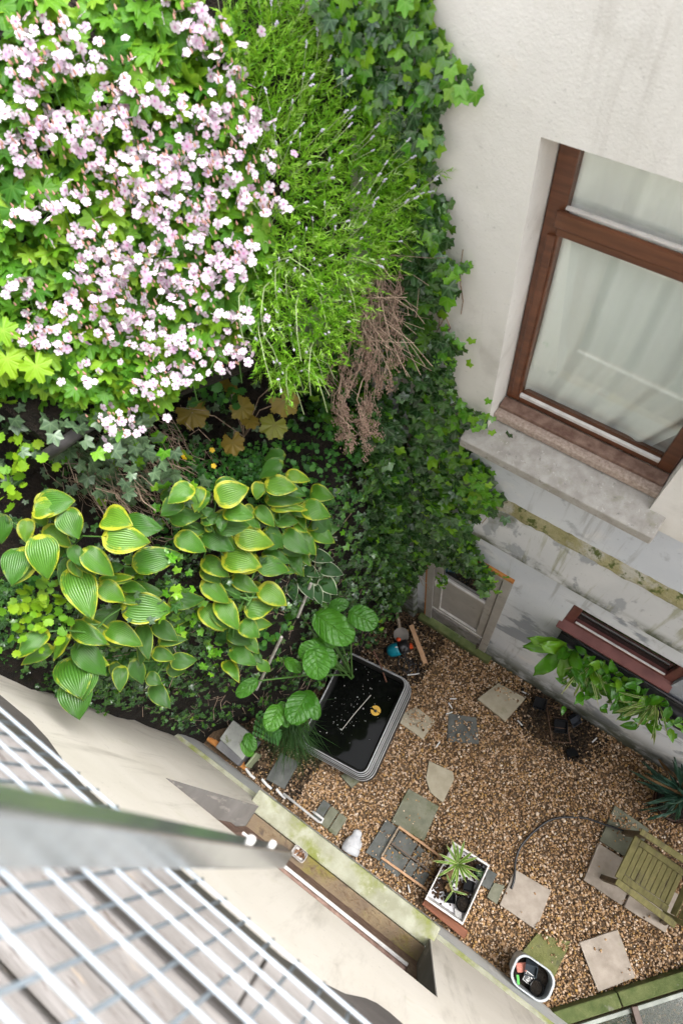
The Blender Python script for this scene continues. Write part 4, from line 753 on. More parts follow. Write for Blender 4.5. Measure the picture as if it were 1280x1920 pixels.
# wire rack and black scraps in the spilled soil
rk = thing('wire_rack', (0.7, 1.6, 0.03), 'rusty thin rack frame lying in spilled soil by the wall', 'rack')
rc = [(0.52, 1.73, 0.05), (0.69, 1.80, 0.05), (0.90, 1.53, 0.045), (0.74, 1.44, 0.045)]; mr = plain('rusty_wire', (0.12, 0.07, 0.045), 0.7, 0.3)
for i in range(4): MB().tube([rc[i], rc[(i + 1) % 4]], 0.0065, 6).build('bar', mr, rk, smooth=True)
for k in (0.3, 0.6): MB().tube([tuple(np.array(rc[0]) * (1 - k) + np.array(rc[3]) * k), tuple(np.array(rc[1]) * (1 - k) + np.array(rc[2]) * k)], 0.004, 6).build('cross_bar', mr, rk, smooth=True)
sqpot('nursery_pot', (0.93, 1.47, 0.025), 0.11, 0.08, M['potblack'], 'crushed black pot at the lower end of the rusty rack', 0.8, 1.3)
sqpot('nursery_pot', (0.45, 1.72, 0.03), 0.12, 0.06, M['potblack'], 'black tray nearest the door in the spilled soil', 0.3, 0.4)
sqpot('nursery_pot', (0.80, 1.77, 0.03), 0.10, 0.07, plain('grey_pot', (0.03, 0.035, 0.045), 0.7, 0, 0.2), 'grey scrap pot against the wall behind the rusty rack', 1.1, 0.7)
sqpot('nursery_pot', (0.74, 1.62, 0.03), 0.13, 0.05, M['potblack'], 'flat black tray inside the rusty rack', 0.5, 0.1)
# wooden chair
M['chair'] = surf('algae_green_teak', (0.135, 0.125, 0.045), (0.21, 0.185, 0.075), 22, 0.85, 0.4, 90, 0.004, spots=[((0.10, 0.085, 0.045), 8, 0.52, 0.68)], mp=(2, 0.6, 1))
M['chairleg'] = surf('brown_teak_leg', (0.085, 0.062, 0.038), (0.13, 0.10, 0.06), 20, 0.85, 0.3)
ch = thing('garden_chair', (1.9, 0.86, 0), 'green weathered wooden garden chair with slatted seat', 'chair')
for i in range(8):
    x = 1.752 + i * 0.0455; MB().box(x, x + 0.0415, 0.722, 0.998, 0.415, 0.432 + random.uniform(-.001, .001)).build('slat', M['chair'], ch, bevel=0.003)
MB().box(1.69, 1.748, 0.655, 1.062, 0.40, 0.434).build('front_rail', M['chair'], ch, bevel=0.005)
MB().box(2.117, 2.155, 0.72, 1.0, 0.40, 0.432).build('back_rail', M['chair'], ch, bevel=0.005)
for y in (0.658, 1.001): MB().box(1.750, 2.16, y, y + 0.06, 0.40, 0.433).build('side_rail', M['chair'], ch, bevel=0.005)
for y, yo in ((0.615, -1), (1.085, 1)):
    MB().obox((1.70, y, 0.0), (1.715, y, 0.60), 0.045, 0.05, (1, 0, 0)).build('leg', M['chairleg'], ch, bevel=0.004)
    MB().obox((2.30, y, 0.0), (2.15, y, 0.60), 0.045, 0.05, (1, 0, 0)).build('leg', M['chairleg'], ch, bevel=0.004)
    MB().obox((1.665, y + 0.005 * yo, 0.612), (2.20, y + 0.015 * yo, 0.60), 0.055, 0.026).build('armrest', M['chair'], ch, bevel=0.006)
    MB().obox((2.15, y - 0.03 * yo, 0.40), (2.36, y - 0.03 * yo, 0.92), 0.04, 0.03, (1, 0, 0)).build('back_post', M['chair'], ch, bevel=0.004)
for i in range(5): z = 0.50 + 0.09 * i; MB().box(-0.006, 0.006, 0.67, 1.04, -0.036, 0.036).build('back_slat', M['chair'], ch, bevel=0.003).matrix_basis = Matrix.Translation((2.15 + 0.404 * (z - 0.40), 0, z)) @ Matrix.Rotation(R(22), 4, 'Y')
# brown bowl pot at the right wall
pot('bowl_pot', (1.90, 1.56, 0.0), 0.12, 0.175, 0.26, surf('brown_glazed_clay', (0.055, 0.025, 0.015), (0.12, 0.05, 0.025), 7, 0.4), 'brown clay pot with straggly blue green grass by the wall', 0.012)
# long black wall trough under the cellar window
tr_ = thing('wall_trough', (0.7, 1.75, 1.95), 'long black hanging trough on the wall below the cellar window', 'trough')
V = []; nx = 60
for i in range(nx + 1):
    x = 0.20 + 1.25 * i / nx; w = 0.006 * math.sin(i * 1.7) + 0.004 * math.sin(i * 0.6)
    V += [(x, 1.834, 2.0), (x, 1.825, 2.05 + w), (x, 1.805, 2.055 + w), (x, 1.795, 1.99), (x, 1.715, 1.97), (x, 1.70, 2.02 + 0.5 * w), (x, 1.69, 2.025 + w), (x, 1.695, 1.84), (x, 1.73, 1.80), (x, 1.834, 1.80)]
MB().add(V, [(i * 10 + j, (i + 1) * 10 + j, (i + 1) * 10 + j + 1, i * 10 + j + 1) for i in range(nx) for j in range(9)]).build('liner', M['liner'], tr_, smooth=True)
MB().tube([(0.20, 1.812, 2.065), (0.5, 1.806, 2.070), (0.8, 1.814, 2.066), (1.45, 1.810, 2.065)], 0.013, 8).build('hose_edge', M['black'], tr_, smooth=True)
for x in (0.3, 0.65, 1.0, 1.35): MB().obox((x, 1.834, 1.90), (x, 1.72, 1.79), 0.012, 0.006).build('bracket', M['black'], tr_)

# plant layout in metres
GRASS_POLY = [(-1.744,1.562),(-1.504,1.786),(-1.419,1.76),(-1.298,1.817),(-1.135,1.791),(-1.112,1.685),(-1.141,1.552),(-1.197,1.418),(-1.179,1.301),(-1.202,1.124),(-1.306,1.018),(-1.407,1.011),(-1.456,1.133),(-1.471,1.312),(-1.563,1.404),(-1.655,1.468)]
GER_POLY = [(-2.252,1.111),(-1.721,1.604),(-1.646,1.488),(-1.549,1.369),(-1.463,1.293),(-1.43,1.068),(-1.508,0.908),(-1.634,0.704),(-1.766,0.509),(-1.907,0.437),(-2.031,0.394),(-2.153,0.259)]
FLOWER_CLUSTERS = [(-2.075,1.103,6.27),(-1.999,1.178,6.258),(-2.09,1.041,6.227),(-2.058,0.999,6.151),(-1.942,1.019,6.042),(-2.017,0.907,6.017),(-2.011,1.063,6.16),(-1.894,1.215,6.178),(-1.851,1.208,6.124),(-1.773,1.269,6.096),(-1.818,1.218,6.096),(-1.752,1.42,6.218),(-1.705,1.434,6.179),(-1.668,1.438,6.142),(-1.61,1.428,6.068),(-1.614,1.372,6.018),(-1.646,1.303,5.988),(-1.689,1.292,6.025),(-1.799,1.091,5.954),(-1.699,1.17,5.919),(-1.599,1.26,5.894),(-1.571,1.321,5.921),(-1.485,1.363,5.867),(-1.442,1.304,5.763),(-1.515,1.264,5.805),(-1.583,1.215,5.833),(-1.666,1.116,5.831),(-1.724,1.04,5.821),(-1.795,1.013,5.874),(-1.894,0.925,5.898),(-2.036,0.773,5.911),(-1.997,0.79,5.884),(-1.954,0.865,5.908),(-1.856,1.14,6.064),(-1.812,1.141,6.017),(-1.904,1.042,6.022),(-1.9,1.084,6.058),(-1.69,1.033,5.777),(-1.586,1.125,5.751),(-1.76,1.056,5.877),(-1.642,1.037,5.728),(-1.485,1.137,5.65),(-1.469,1.191,5.684),(-1.501,1.083,5.616),(-1.539,1.089,5.664),(-1.596,0.999,5.641),(-1.669,0.961,5.685),(-1.738,0.914,5.716),(-1.838,0.876,5.79),(-1.863,0.777,5.723),(-1.761,0.813,5.645),(-1.886,0.663,5.639),(-1.975,0.571,5.649),(-2.01,0.608,5.723),(-1.885,0.58,5.558),(-1.951,0.515,5.569),(-1.798,0.698,5.575),(-1.717,0.769,5.553),(-1.749,0.698,5.521),(-1.671,0.851,5.582),(-1.606,0.922,5.578),(-1.534,0.971,5.545),(-1.442,1.023,5.493),(-1.643,0.93,5.627),(-1.568,0.855,5.472),(-1.6,0.722,5.38),(-1.647,0.635,5.348),(-1.528,0.785,5.359),(-1.475,0.906,5.418),(-1.667,0.506,5.246),(-1.709,0.495,5.282),(-1.413,0.945,5.386),(-1.813,0.539,5.439),(-1.66,0.746,5.468),(-1.803,0.79,5.669),(-1.992,0.995,6.075),(-2.031,0.949,6.073),(-1.856,1.017,5.945),(-1.741,1.155,5.951),(-1.661,1.228,5.932),(-1.902,0.82,5.807),(-1.803,0.856,5.732),(-1.609,1.143,5.793),(-2.098,0.92,6.12),(-2.076,0.859,6.037),(-1.989,1.123,6.194),(-2.043,1.063,6.197),(-1.549,1.397,5.971),(-1.725,1.1,5.88)]
IVY_POLY = [(-1.468,6.185),(-1.108,6.251),(-1.116,6.131),(-0.995,6.072),(-0.99,5.982),(-1.084,5.871),(-1.017,5.828),(-1.081,5.741),(-1.01,5.577),(-0.96,5.504),(-0.92,5.262),(-0.998,5.006),(-0.87,4.869),(-0.933,4.673),(-0.894,4.435),(-0.715,4.379),(-0.9,4.067),(-0.679,3.872),(-0.546,3.665),(-0.69,3.18),(-0.608,2.756),(-0.396,2.31),(-0.608,2.233),(-1.012,2.017),(-1.062,1.604),(-1.30,0.45),(-1.55,0.5),(-1.62,2.5),(-1.75,3.7),(-1.80,4.3),(-1.60,4.75),(-1.426,5.0),(-1.28,5.411),(-1.31,5.666),(-1.409,6.021)]
DEAD = [[(-1.259,1.849,5.379),(-1.234,1.747,5.28),(-1.203,1.593,5.161),(-1.175,1.496,5.006),(-1.11,1.447,4.798)], [(-1.213,1.837,5.302),(-1.178,1.762,5.208),(-1.173,1.601,5.04),(-1.096,1.609,4.903)], [(-1.236,1.672,5.311),(-1.226,1.531,5.204),(-1.173,1.471,4.997),(-1.233,1.374,4.875),(-1.197,1.255,4.71),(-1.106,1.189,4.543)], [(-1.228,1.581,5.277),(-1.156,1.509,5.003),(-1.146,1.366,4.784),(-1.117,1.325,4.592),(-1.05,1.408,4.539)], [(-1.22,1.489,5.244),(-1.219,1.422,5.053),(-1.253,1.36,4.878),(-1.212,1.3,4.731),(-1.068,1.219,4.483)], [(-1.271,1.768,5.356),(-1.229,1.675,5.198),(-1.164,1.608,5.039),(-1.114,1.569,4.896),(-1.125,1.503,4.766)], [(-1.222,1.344,4.917),(-1.242,1.278,4.735),(-1.168,1.26,4.589),(-1.122,1.38,4.612)]]
HOSTA_LEFT = [(-1.931,0.072,4.933,-1.846,0.177,4.927,0.02,0.04,1,0.142),(-1.84,0.132,4.913,-1.747,0.073,4.86,0.32,-0.3,0.9,0.12),(-2.086,-0.049,4.904,-2.026,-0.132,4.85,0.7,0.04,0.72,0.093),(-2.028,0.006,4.822,-1.977,-0.071,4.793,0.3,-0.15,0.94,0.081),(-1.945,-0.113,4.826,-1.864,-0.233,4.818,0.34,0.17,0.93,0.117),(-1.876,-0.019,4.876,-1.76,-0.126,4.812,0.55,0.09,0.83,0.131),(-1.96,0.021,4.786,-1.842,0.027,4.728,0.42,0.25,0.87,0.082),(-1.697,0.145,4.785,-1.556,0.237,4.731,0.44,-0.15,0.88,0.135),(-1.686,0.141,4.467,-1.568,0.303,4.429,0.33,-0.02,0.94,0.133),(-1.769,0.051,4.726,-1.639,0.04,4.64,0.53,-0.16,0.83,0.104),(-1.818,0.028,4.747,-1.736,-0.004,4.699,0.48,-0.07,0.88,0.066),(-1.856,-0.045,4.573,-1.65,-0.153,4.533,0.28,0.19,0.94,0.153),(-1.756,-0.029,4.472,-1.642,-0.019,4.41,0.48,-0.02,0.88,0.103),(-1.726,-0.043,4.219,-1.551,0.078,4.152,0.38,-0.03,0.93,0.166),(-1.757,0.031,4.301,-1.65,0.081,4.301,-0.05,0.08,1,0.067),(-1.753,0.061,4.5,-1.711,0.101,4.494,0.29,-0.13,0.95,0.055),(-1.777,-0.017,4.457,-1.673,0.073,4.433,0.16,0.08,0.98,0.056),(-1.862,-0.26,4.248,-1.672,-0.235,4.222,0.17,-0.27,0.95,0.108),(-1.796,-0.184,4.09,-1.618,-0.141,4.036,0.22,0.28,0.93,0.122),(-1.84,-0.342,4.419,-1.838,-0.486,4.459,0.17,0.26,0.95,0.101),(-1.889,-0.414,4.003,-1.706,-0.512,4.023,0.04,0.27,0.96,0.204),(-1.867,-0.339,4.089,-1.684,-0.368,4.002,0.44,0.1,0.89,0.13)]
HOSTA_LOW = [(-1.751,-0.071,3.894,-1.601,-0.175,3.892,0.18,0.25,0.95,0.096),(-1.718,-0.018,3.854,-1.568,-0.015,3.824,0.19,0.03,0.98,0.103),(-1.664,-0.08,3.768,-1.553,0.013,3.766,0.01,0,1,0.076),(-1.692,-0.147,3.693,-1.58,-0.109,3.665,0.25,-0.02,0.97,0.086),(-1.624,-0.133,3.556,-1.523,-0.045,3.531,0.31,-0.09,0.95,0.104),(-1.777,-0.315,3.714,-1.699,-0.416,3.7,0.24,0.06,0.97,0.09),(-1.739,-0.243,3.713,-1.647,-0.318,3.65,0.42,-0.22,0.88,0.095),(-1.703,-0.274,3.524,-1.615,-0.268,3.502,0.25,-0.22,0.94,0.084),(-1.708,-0.312,3.364,-1.546,-0.354,3.352,0.05,-0.1,0.99,0.112),(-1.636,0.112,4.027,-1.538,0.238,3.959,0.33,0.24,0.91,0.104)]
HOSTA_MID = [(-1.532,0.542,4.788,-1.551,0.428,4.81,0.3,0.13,0.95,0.096),(-1.565,0.59,4.663,-1.529,0.491,4.641,0.17,-0.15,0.97,0.074),(-1.488,0.596,4.63,-1.407,0.718,4.62,0.37,-0.17,0.91,0.133),(-1.397,0.952,4.538,-1.446,0.837,4.514,0.15,-0.27,0.95,0.082),(-1.418,0.835,4.474,-1.288,0.896,4.458,0.24,-0.27,0.93,0.108),(-1.399,0.953,4.4,-1.299,1,4.372,0.3,-0.06,0.95,0.073),(-1.457,0.825,4.461,-1.426,0.753,4.438,0.34,-0.15,0.93,0.075),(-1.638,0.409,4.571,-1.541,0.501,4.557,0.32,-0.2,0.93,0.091),(-1.558,0.503,4.533,-1.523,0.564,4.523,0.25,0.02,0.97,0.06),(-1.549,0.492,4.477,-1.503,0.579,4.463,0.31,-0.01,0.95,0.065),(-1.513,0.532,4.417,-1.396,0.624,4.388,0.35,-0.16,0.92,0.112),(-1.619,0.367,4.457,-1.487,0.398,4.399,0.39,0.07,0.92,0.106),(-1.575,0.471,4.355,-1.411,0.491,4.323,0.2,-0.09,0.97,0.109),(-1.482,0.576,4.228,-1.33,0.663,4.162,0.38,0.02,0.92,0.132),(-1.507,0.466,4.141,-1.333,0.536,4.115,0.17,-0.06,0.98,0.151),(-1.607,0.393,4.108,-1.457,0.406,4.07,0.24,-0.05,0.97,0.103),(-1.414,0.574,3.942,-1.272,0.641,3.898,0.37,-0.19,0.91,0.117),(-1.511,0.691,4.256,-1.405,0.679,4.246,0.08,-0.09,0.99,0.07),(-1.47,0.749,4.281,-1.352,0.732,4.245,0.31,0.09,0.95,0.083),(-1.426,0.799,4.121,-1.314,0.849,4.117,0.16,-0.31,0.94,0.091),(-1.442,0.809,4.309,-1.298,0.918,4.282,0.28,-0.13,0.95,0.083),(-1.382,0.894,4.151,-1.266,0.905,4.139,0.12,-0.11,0.99,0.072),(-1.322,0.93,4.156,-1.184,0.968,4.132,0.22,-0.18,0.96,0.117),(-1.374,0.792,4.018,-1.207,0.771,3.978,0.17,-0.39,0.9,0.12),(-1.455,0.727,4.063,-1.337,0.716,4.001,0.46,0.07,0.88,0.102),(-1.316,0.924,3.888,-1.168,0.932,3.866,0.16,-0.26,0.95,0.106),(-1.351,0.864,4.025,-1.269,0.857,4.026,-0.03,-0.18,0.98,0.065),(-1.436,0.641,3.924,-1.287,0.681,3.918,0.05,-0.02,1,0.085),(-1.367,0.775,3.78,-1.247,0.702,3.756,0.12,-0.13,0.98,0.083),(-1.515,0.443,3.871,-1.36,0.461,3.831,0.27,-0.22,0.94,0.095),(-1.598,0.314,3.959,-1.445,0.31,3.875,0.48,-0.06,0.87,0.111),(-1.393,0.493,3.744,-1.227,0.51,3.705,0.2,0.24,0.95,0.141),(-1.523,0.294,3.814,-1.345,0.236,3.765,0.28,0.05,0.96,0.123),(-1.598,0.215,3.761,-1.434,0.18,3.719,0.24,-0.03,0.97,0.115),(-1.405,0.348,3.671,-1.305,0.458,3.639,0.25,0.06,0.97,0.128),(-1.427,0.301,3.499,-1.305,0.387,3.471,0.25,-0.04,0.97,0.097),(-1.493,0.197,3.449,-1.349,0.228,3.425,0.16,0.06,0.99,0.097),(-1.454,0.134,3.329,-1.284,0.155,3.309,0.11,0.06,0.99,0.115),(-1.417,0.252,3.36,-1.303,0.215,3.342,0.15,-0.04,0.99,0.083),(-1.535,0.4,3.855,-1.424,0.368,3.823,0.3,0.11,0.95,0.076)]
HOSTA_WHITE = [(-1.458,0.947,3.262,-1.314,0.996,3.236,0.24,-0.19,0.95,0.096),(-1.394,0.937,3.091,-1.253,0.997,3.067,0.11,0.14,0.98,0.11),(-1.468,0.858,3.156,-1.356,0.877,3.136,0.17,0.02,0.99,0.086),(-1.463,0.819,3.106,-1.318,0.737,3.081,0.12,-0.09,0.99,0.109),(-1.502,0.75,3.154,-1.402,0.652,3.1,0.29,-0.22,0.93,0.091),(-1.382,0.905,2.979,-1.238,0.883,2.939,0.24,-0.15,0.96,0.118),(-1.388,0.843,2.976,-1.286,0.766,2.931,0.2,-0.29,0.94,0.082),(-1.521,0.709,3.186,-1.469,0.637,3.168,0.28,-0.05,0.96,0.051)]
BURDOCK = [(-1.138,0.887,2.641,-0.945,0.917,2.63,0.07,-0.07,1,0.169),(-1.307,0.841,2.589,-1.219,0.941,2.613,0.12,-0.33,0.94,0.099),(-1.343,0.734,2.592,-1.05,0.731,2.566,0.08,-0.26,0.96,0.223),(-1.25,0.559,2.472,-1.301,0.427,2.474,0.17,-0.05,0.98,0.146),(-1.299,0.57,2.432,-1.086,0.52,2.376,0.23,-0.13,0.97,0.161),(-1.225,0.522,2.546,-1.09,0.375,2.506,0.16,-0.12,0.98,0.194),(-1.496,0.681,2.633,-1.558,0.587,2.595,0.06,-0.4,0.91,0.093),(-1.238,0.253,1.862,-1.196,0.02,1.907,0.05,0.2,0.98,0.215),(-1.257,0.267,1.819,-1.064,0.164,1.849,-0.04,0.21,0.98,0.13),(-1.385,0.041,1.807,-1.33,-0.137,1.833,0.16,0.19,0.97,0.159),(-1.385,0.081,1.779,-1.243,-0.032,1.765,0.11,0.01,0.99,0.102),(-1.66,-0.323,1.079,-1.52,-0.375,1.08,0.03,0.1,0.99,0.106),(-1.659,-0.393,1.035,-1.533,-0.438,0.971,0.45,-0.01,0.89,0.098),(-1.403,0.082,2.7,-1.444,-0.065,2.703,0.25,-0.05,0.97,0.099),(-1.313,0.712,2.475,-1.141,0.656,2.451,0.17,0.08,0.98,0.147),(-1.409,0.355,2.351,-1.275,0.354,2.33,0.14,-0.39,0.91,0.095)]
HEUCHERA = [(-1.855,0.868,4.713,0.172),(-1.668,1.028,4.698,0.141),(-1.623,0.873,4.629,0.13),(-1.501,1.056,4.645,0.151),(-1.519,1.174,4.691,0.167),(-1.585,1.262,4.745,0.13),(-1.603,1.003,4.665,0.094),(-1.776,1.081,4.755,0.115)]

# ================================================================== PLANTS
def blade_tpl(prof, nt_, ns_, cordate=0.1, fold=0.06, arch=0.2, ribs=0, ribamp=0.01, wav=0.0, seed=0, bumpy=0.0):
    """entire-margined leaf, length 1 along x, full width 1 along y"""
    rd = random.Random(seed); V = []; E = []; B = []; AC = []; AL = []
    for i in range(nt_ + 1):
        t = i / nt_; w = prof(t)
        for j in range(ns_ + 1):
            s = -1 + 2 * j / ns_
            x = t - cordate * (abs(s) ** 1.6) * (1 - t) ** 3; y = 0.5 * w * s
            z = fold * abs(s) * w - arch * (t - 0.3) ** 2 - 0.12 * arch * s * s + wav * math.sin(9 * t + 4 * s + seed) * abs(s) + bumpy * math.sin(23 * t + 3 * s + seed) * math.sin(17 * s + 5 * t)
            if ribs: z += ribamp * math.cos(ribs * math.pi * s) * (1 - abs(s)) * min(1, 4 * t) * (1 - t)
            V.append((x, y, z)); AC.append(s); AL.append(t); E.append(max(abs(s), 1 - 3.2 * t * 0.55 if t < 0.08 else 0, (t - 0.72) / 0.28 * 0.9 + 0.1 if t > 0.75 else 0)); B.append(0.5 + 0.5 * math.cos(ribs * math.pi * s) if ribs else 0)
    n = ns_ + 1; F = []
    for i in range(nt_):
        for j in range(ns_): a, b, c, d = i * n + j, (i + 1) * n + j, (i + 1) * n + j + 1, i * n + j + 1; F += [(a, b, c), (a, c, d)]
    return Tpl(V, F, {'edge': E, 'across': AC, 'along': AL})
def hosta_prof(t): return 2.60 * max(t, 1e-4) ** 0.52 * (1 - t) ** 1.0 if 0 < t < 1 else 0.0
def round_prof(t): return 1.98 * max(t, 1e-4) ** 0.42 * (1 - t) ** 0.52 if 0 < t < 1 else 0.0
def strap_prof(t): return (0.35 + 0.65 * math.sin(math.pi * min(1, t * 0.85 + 0.1))) * (1 if t < 0.8 else (1 - t) / 0.2 + 0.02)
def palm_tpl(lobes, notch=0.12, seed=0, teeth=0, droop=0.18, crease=0.05):
    """palmate leaf; lobes: list of (angle deg, radius, sinus radius after it), symmetric list given in full"""
    rd = random.Random(seed); pts = []; ve = []
    for k, (a, r, s) in enumerate(lobes):
        r *= rd.uniform(0.93, 1.07); nxt = lobes[k + 1][0] if k + 1 < len(lobes) else None
        da = 14 if not teeth else 12
        if teeth:
            pts += [(a - da * 1.15, r * 0.80), (a - da * 0.9, r * 0.93), (a - da * 0.35, r * 0.90), (a, r), (a + da * 0.35, r * 0.90), (a + da * 0.9, r * 0.93), (a + da * 1.15, r * 0.80)]; ve += [0, 0.1, 0.3, 1, 0.3, 0.1, 0]
        else:
            pts += [(a - da, r * 0.80), (a, r), (a + da, r * 0.80)]; ve += [0.2, 1, 0.2]
        if nxt is not None: pts.append(((a + nxt) / 2, s)); ve.append(0)
    pts.append((180, notch)); ve.append(0)
    V = [(0, 0, 0)]; VE = [1.0]; RA = [0.0]; n = len(pts)
    for ring in (0.5, 1.0):
        for (a, r), v in zip(pts, ve):
            rr = r * ring; z = -droop * rr * rr + (crease * rr if v < 0.15 else 0) + (rd.uniform(-.03, .03) * rr)
            V.append((rr * math.cos(R(a)), rr * math.sin(R(a)), z)); VE.append(v); RA.append(rr)
    F = []
    for i in range(n):
        j = (i + 1) % n
        F += [(0, 1 + i, 1 + j), (1 + i, 1 + n + i, 1 + n + j), (1 + i, 1 + n + j, 1 + j)]
    return Tpl(V, F, {'vein': VE, 'rad': RA})
IVY_L = [(-118, 0.70, 0.62), (-56, 0.90, 0.62), (0, 1.08, 0.62), (56, 0.90, 0.62), (118, 0.70, 0.4)]
T_IVY = [palm_tpl(IVY_L, 0.12, s) for s in range(4)]
GER_L = [(-150, 0.85, 0.62), (-100, 0.95, 0.60), (-50, 1.0, 0.60), (0, 1.05, 0.60), (50, 1.0, 0.60), (100, 0.95, 0.62), (150, 0.85, 0.4)]
T_GER = [palm_tpl(GER_L, 0.10, s, teeth=1, droop=0.22, crease=0.08) for s in range(4)]
HEU_L = [(-140, 0.88, 0.76), (-95, 0.95, 0.78), (-47, 1.0, 0.80), (0, 1.05, 0.80), (47, 1.0, 0.78), (95, 0.95, 0.76), (140, 0.88, 0.5)]
T_HEU = [palm_tpl(HEU_L, 0.2, s, teeth=1, droop=0.15, crease=0.06) for s in range(2)]
RND_L = [(-144, 0.95, 0.88), (-108, 1.0, 0.9), (-72, 1.0, 0.9), (-36, 1.0, 0.9), (0, 1.0, 0.9), (36, 1.0, 0.9), (72, 1.0, 0.9), (108, 1.0, 0.88), (144, 0.95, 0.7)]
T_RND = [palm_tpl(RND_L, 0.45, s, droop=-0.12, crease=0.03) for s in range(2)]
T_HOSTA = [blade_tpl(hosta_prof, 16, 12, 0.07, 0.10, 0.30, 0, 0.0, 0.03, s) for s in range(4)]
T_BUR = [blade_tpl(round_prof, 14, 14, 0.13, 0.05, 0.25, 0, 0, 0.04, s, 0.015) for s in range(3)]
T_OVAL = [blade_tpl(hosta_prof, 5, 4, 0.03, 0.12, 0.25, 0, 0, 0.02, s) for s in range(3)]
T_STRAP = [blade_tpl(strap_prof, 10, 4, 0.0, 0.05, 0.35, 0, 0, 0.06, s) for s in range(3)]
def flower_tpl(seed):
    rd = random.Random(seed); V = []; F = []; RA = []
    for k in range(5):
        a = 2 * math.pi * k / 5 + rd.uniform(-.08, .08); L = rd.uniform(0.92, 1.08); up = rd.uniform(0.15, 0.42); o = len(V)
        for (t, w) in ((0.10, 0.10), (0.45, 0.33), (0.80, 0.43), (1.0, 0.22)):
            for s in (-1, 0, 1):
                x, y = t * L, w * s; z = up * t - 0.30 * t * t + 0.06 * abs(s) * t + 0.02 * k % 2
                V.append((x * math.cos(a) - y * math.sin(a), x * math.sin(a) + y * math.cos(a), z)); RA.append(math.hypot(x, y))
        for i in range(3):
            for j in range(2): p, q, r_, s_ = o + i * 3 + j, o + (i + 1) * 3 + j, o + (i + 1) * 3 + j + 1, o + i * 3 + j + 1; F += [(p, q, r_), (p, r_, s_)]
    o = len(V)
    for k in range(6): V.append((0.13 * math.cos(k * math.pi / 3), 0.13 * math.sin(k * math.pi / 3), 0.07)); RA.append(0.0)
    V.append((0, 0, 0.16)); RA.append(0.0); F += [(o + k, o + (k + 1) % 6, o + 6) for k in range(6)]
    return Tpl(V, F, {'rad': RA})
T_FLW = [flower_tpl(s) for s in range(4)]

L_ger = leafmat('geranium_leaf', [(0.0, (0.035, 0.145, 0.008)), (0.35, (0.075, 0.23, 0.010)), (0.7, (0.14, 0.33, 0.014)), (1.0, (0.25, 0.43, 0.02))], 0.5, 0.3, 0.4, vein=((0.17, 0.34, 0.05), 0.3), bmp=0.2)
L_flw = leafmat('geranium_petal', [(0.0, (0.62, 0.50, 0.59)), (0.4, (0.70, 0.62, 0.68)), (0.8, (0.66, 0.55, 0.63)), (1.0, (0.56, 0.38, 0.52))], 0.6, 0.2, 0.3, center=((0.50, 0.18, 0.38), 0.05, 0.42), tvar=1)
L_grass = leafmat('lavender_leaf', [(0.0, (0.05, 0.20, 0.006)), (0.3, (0.13, 0.37, 0.012)), (0.6, (0.25, 0.52, 0.03)), (0.85, (0.36, 0.60, 0.09)), (1.0, (0.48, 0.60, 0.32))], 0.5, 0.3, 0.4)
L_ivyd = leafmat('ivy_leaf_old', [(0.0, (0.009, 0.038, 0.010)), (0.5, (0.022, 0.080, 0.014)), (0.8, (0.046, 0.142, 0.015)), (1.0, (0.105, 0.26, 0.014))], 0.24, 0.55, 0.15, vein=((0.10, 0.19, 0.08), 0.55), bmp=0.35)
L_ivyn = leafmat('ivy_leaf_young', [(0.0, (0.055, 0.24, 0.008)), (0.5, (0.11, 0.34, 0.010)), (1.0, (0.24, 0.45, 0.02))], 0.27, 0.55, 0.35, vein=((0.25, 0.42, 0.08), 0.35), bmp=0.35)
L_ivyg = leafmat('ivy_leaf_greyish', [(0.0, (0.045, 0.085, 0.045)), (1.0, (0.085, 0.15, 0.07))], 0.4, 0.45, 0.15, vein=((0.16, 0.24, 0.12), 0.5), bmp=0.25)
YEL = (0.40, 0.42, 0.025)
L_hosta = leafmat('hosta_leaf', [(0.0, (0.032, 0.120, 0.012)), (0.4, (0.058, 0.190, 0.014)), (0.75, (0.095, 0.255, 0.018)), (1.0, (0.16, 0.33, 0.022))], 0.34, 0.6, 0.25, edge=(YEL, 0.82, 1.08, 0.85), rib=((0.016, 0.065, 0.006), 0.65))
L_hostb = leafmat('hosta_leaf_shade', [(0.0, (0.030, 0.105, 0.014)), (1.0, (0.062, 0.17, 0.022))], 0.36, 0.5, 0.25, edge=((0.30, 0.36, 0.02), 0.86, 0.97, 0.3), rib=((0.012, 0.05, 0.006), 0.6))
L_hostw = leafmat('hosta_leaf_white_edge', [(0.0, (0.020, 0.085, 0.020)), (1.0, (0.035, 0.13, 0.026))], 0.36, 0.5, 0.2, edge=((0.55, 0.60, 0.42), 0.87, 0.93, 0.1), rib=((0.010, 0.04, 0.010), 0.6))
L_bur = leafmat('burdock_leaf', [(0.0, (0.035, 0.16, 0.010)), (0.5, (0.055, 0.215, 0.012)), (1.0, (0.085, 0.28, 0.016))], 0.42, 0.45, 0.3, pin=((0.13, 0.34, 0.05), 0.55))
L_heu = leafmat('heuchera_leaf', [(0.0, (0.15, 0.085, 0.018)), (0.5, (0.22, 0.16, 0.02)), (1.0, (0.17, 0.20, 0.025))], 0.5, 0.35, 0.3, vein=((0.12, 0.10, 0.02), 0.5), bmp=0.4)
L_rnd = leafmat('golden_round_leaf', [(0.0, (0.085, 0.25, 0.010)), (0.5, (0.17, 0.36, 0.012)), (1.0, (0.30, 0.47, 0.02))], 0.5, 0.3, 0.4, bmp=0.3)
L_cov = leafmat('small_green_leaf', [(0.0, (0.022, 0.11, 0.018)), (0.6, (0.04, 0.17, 0.025)), (1.0, (0.07, 0.24, 0.02))], 0.5, 0.35, 0.3)
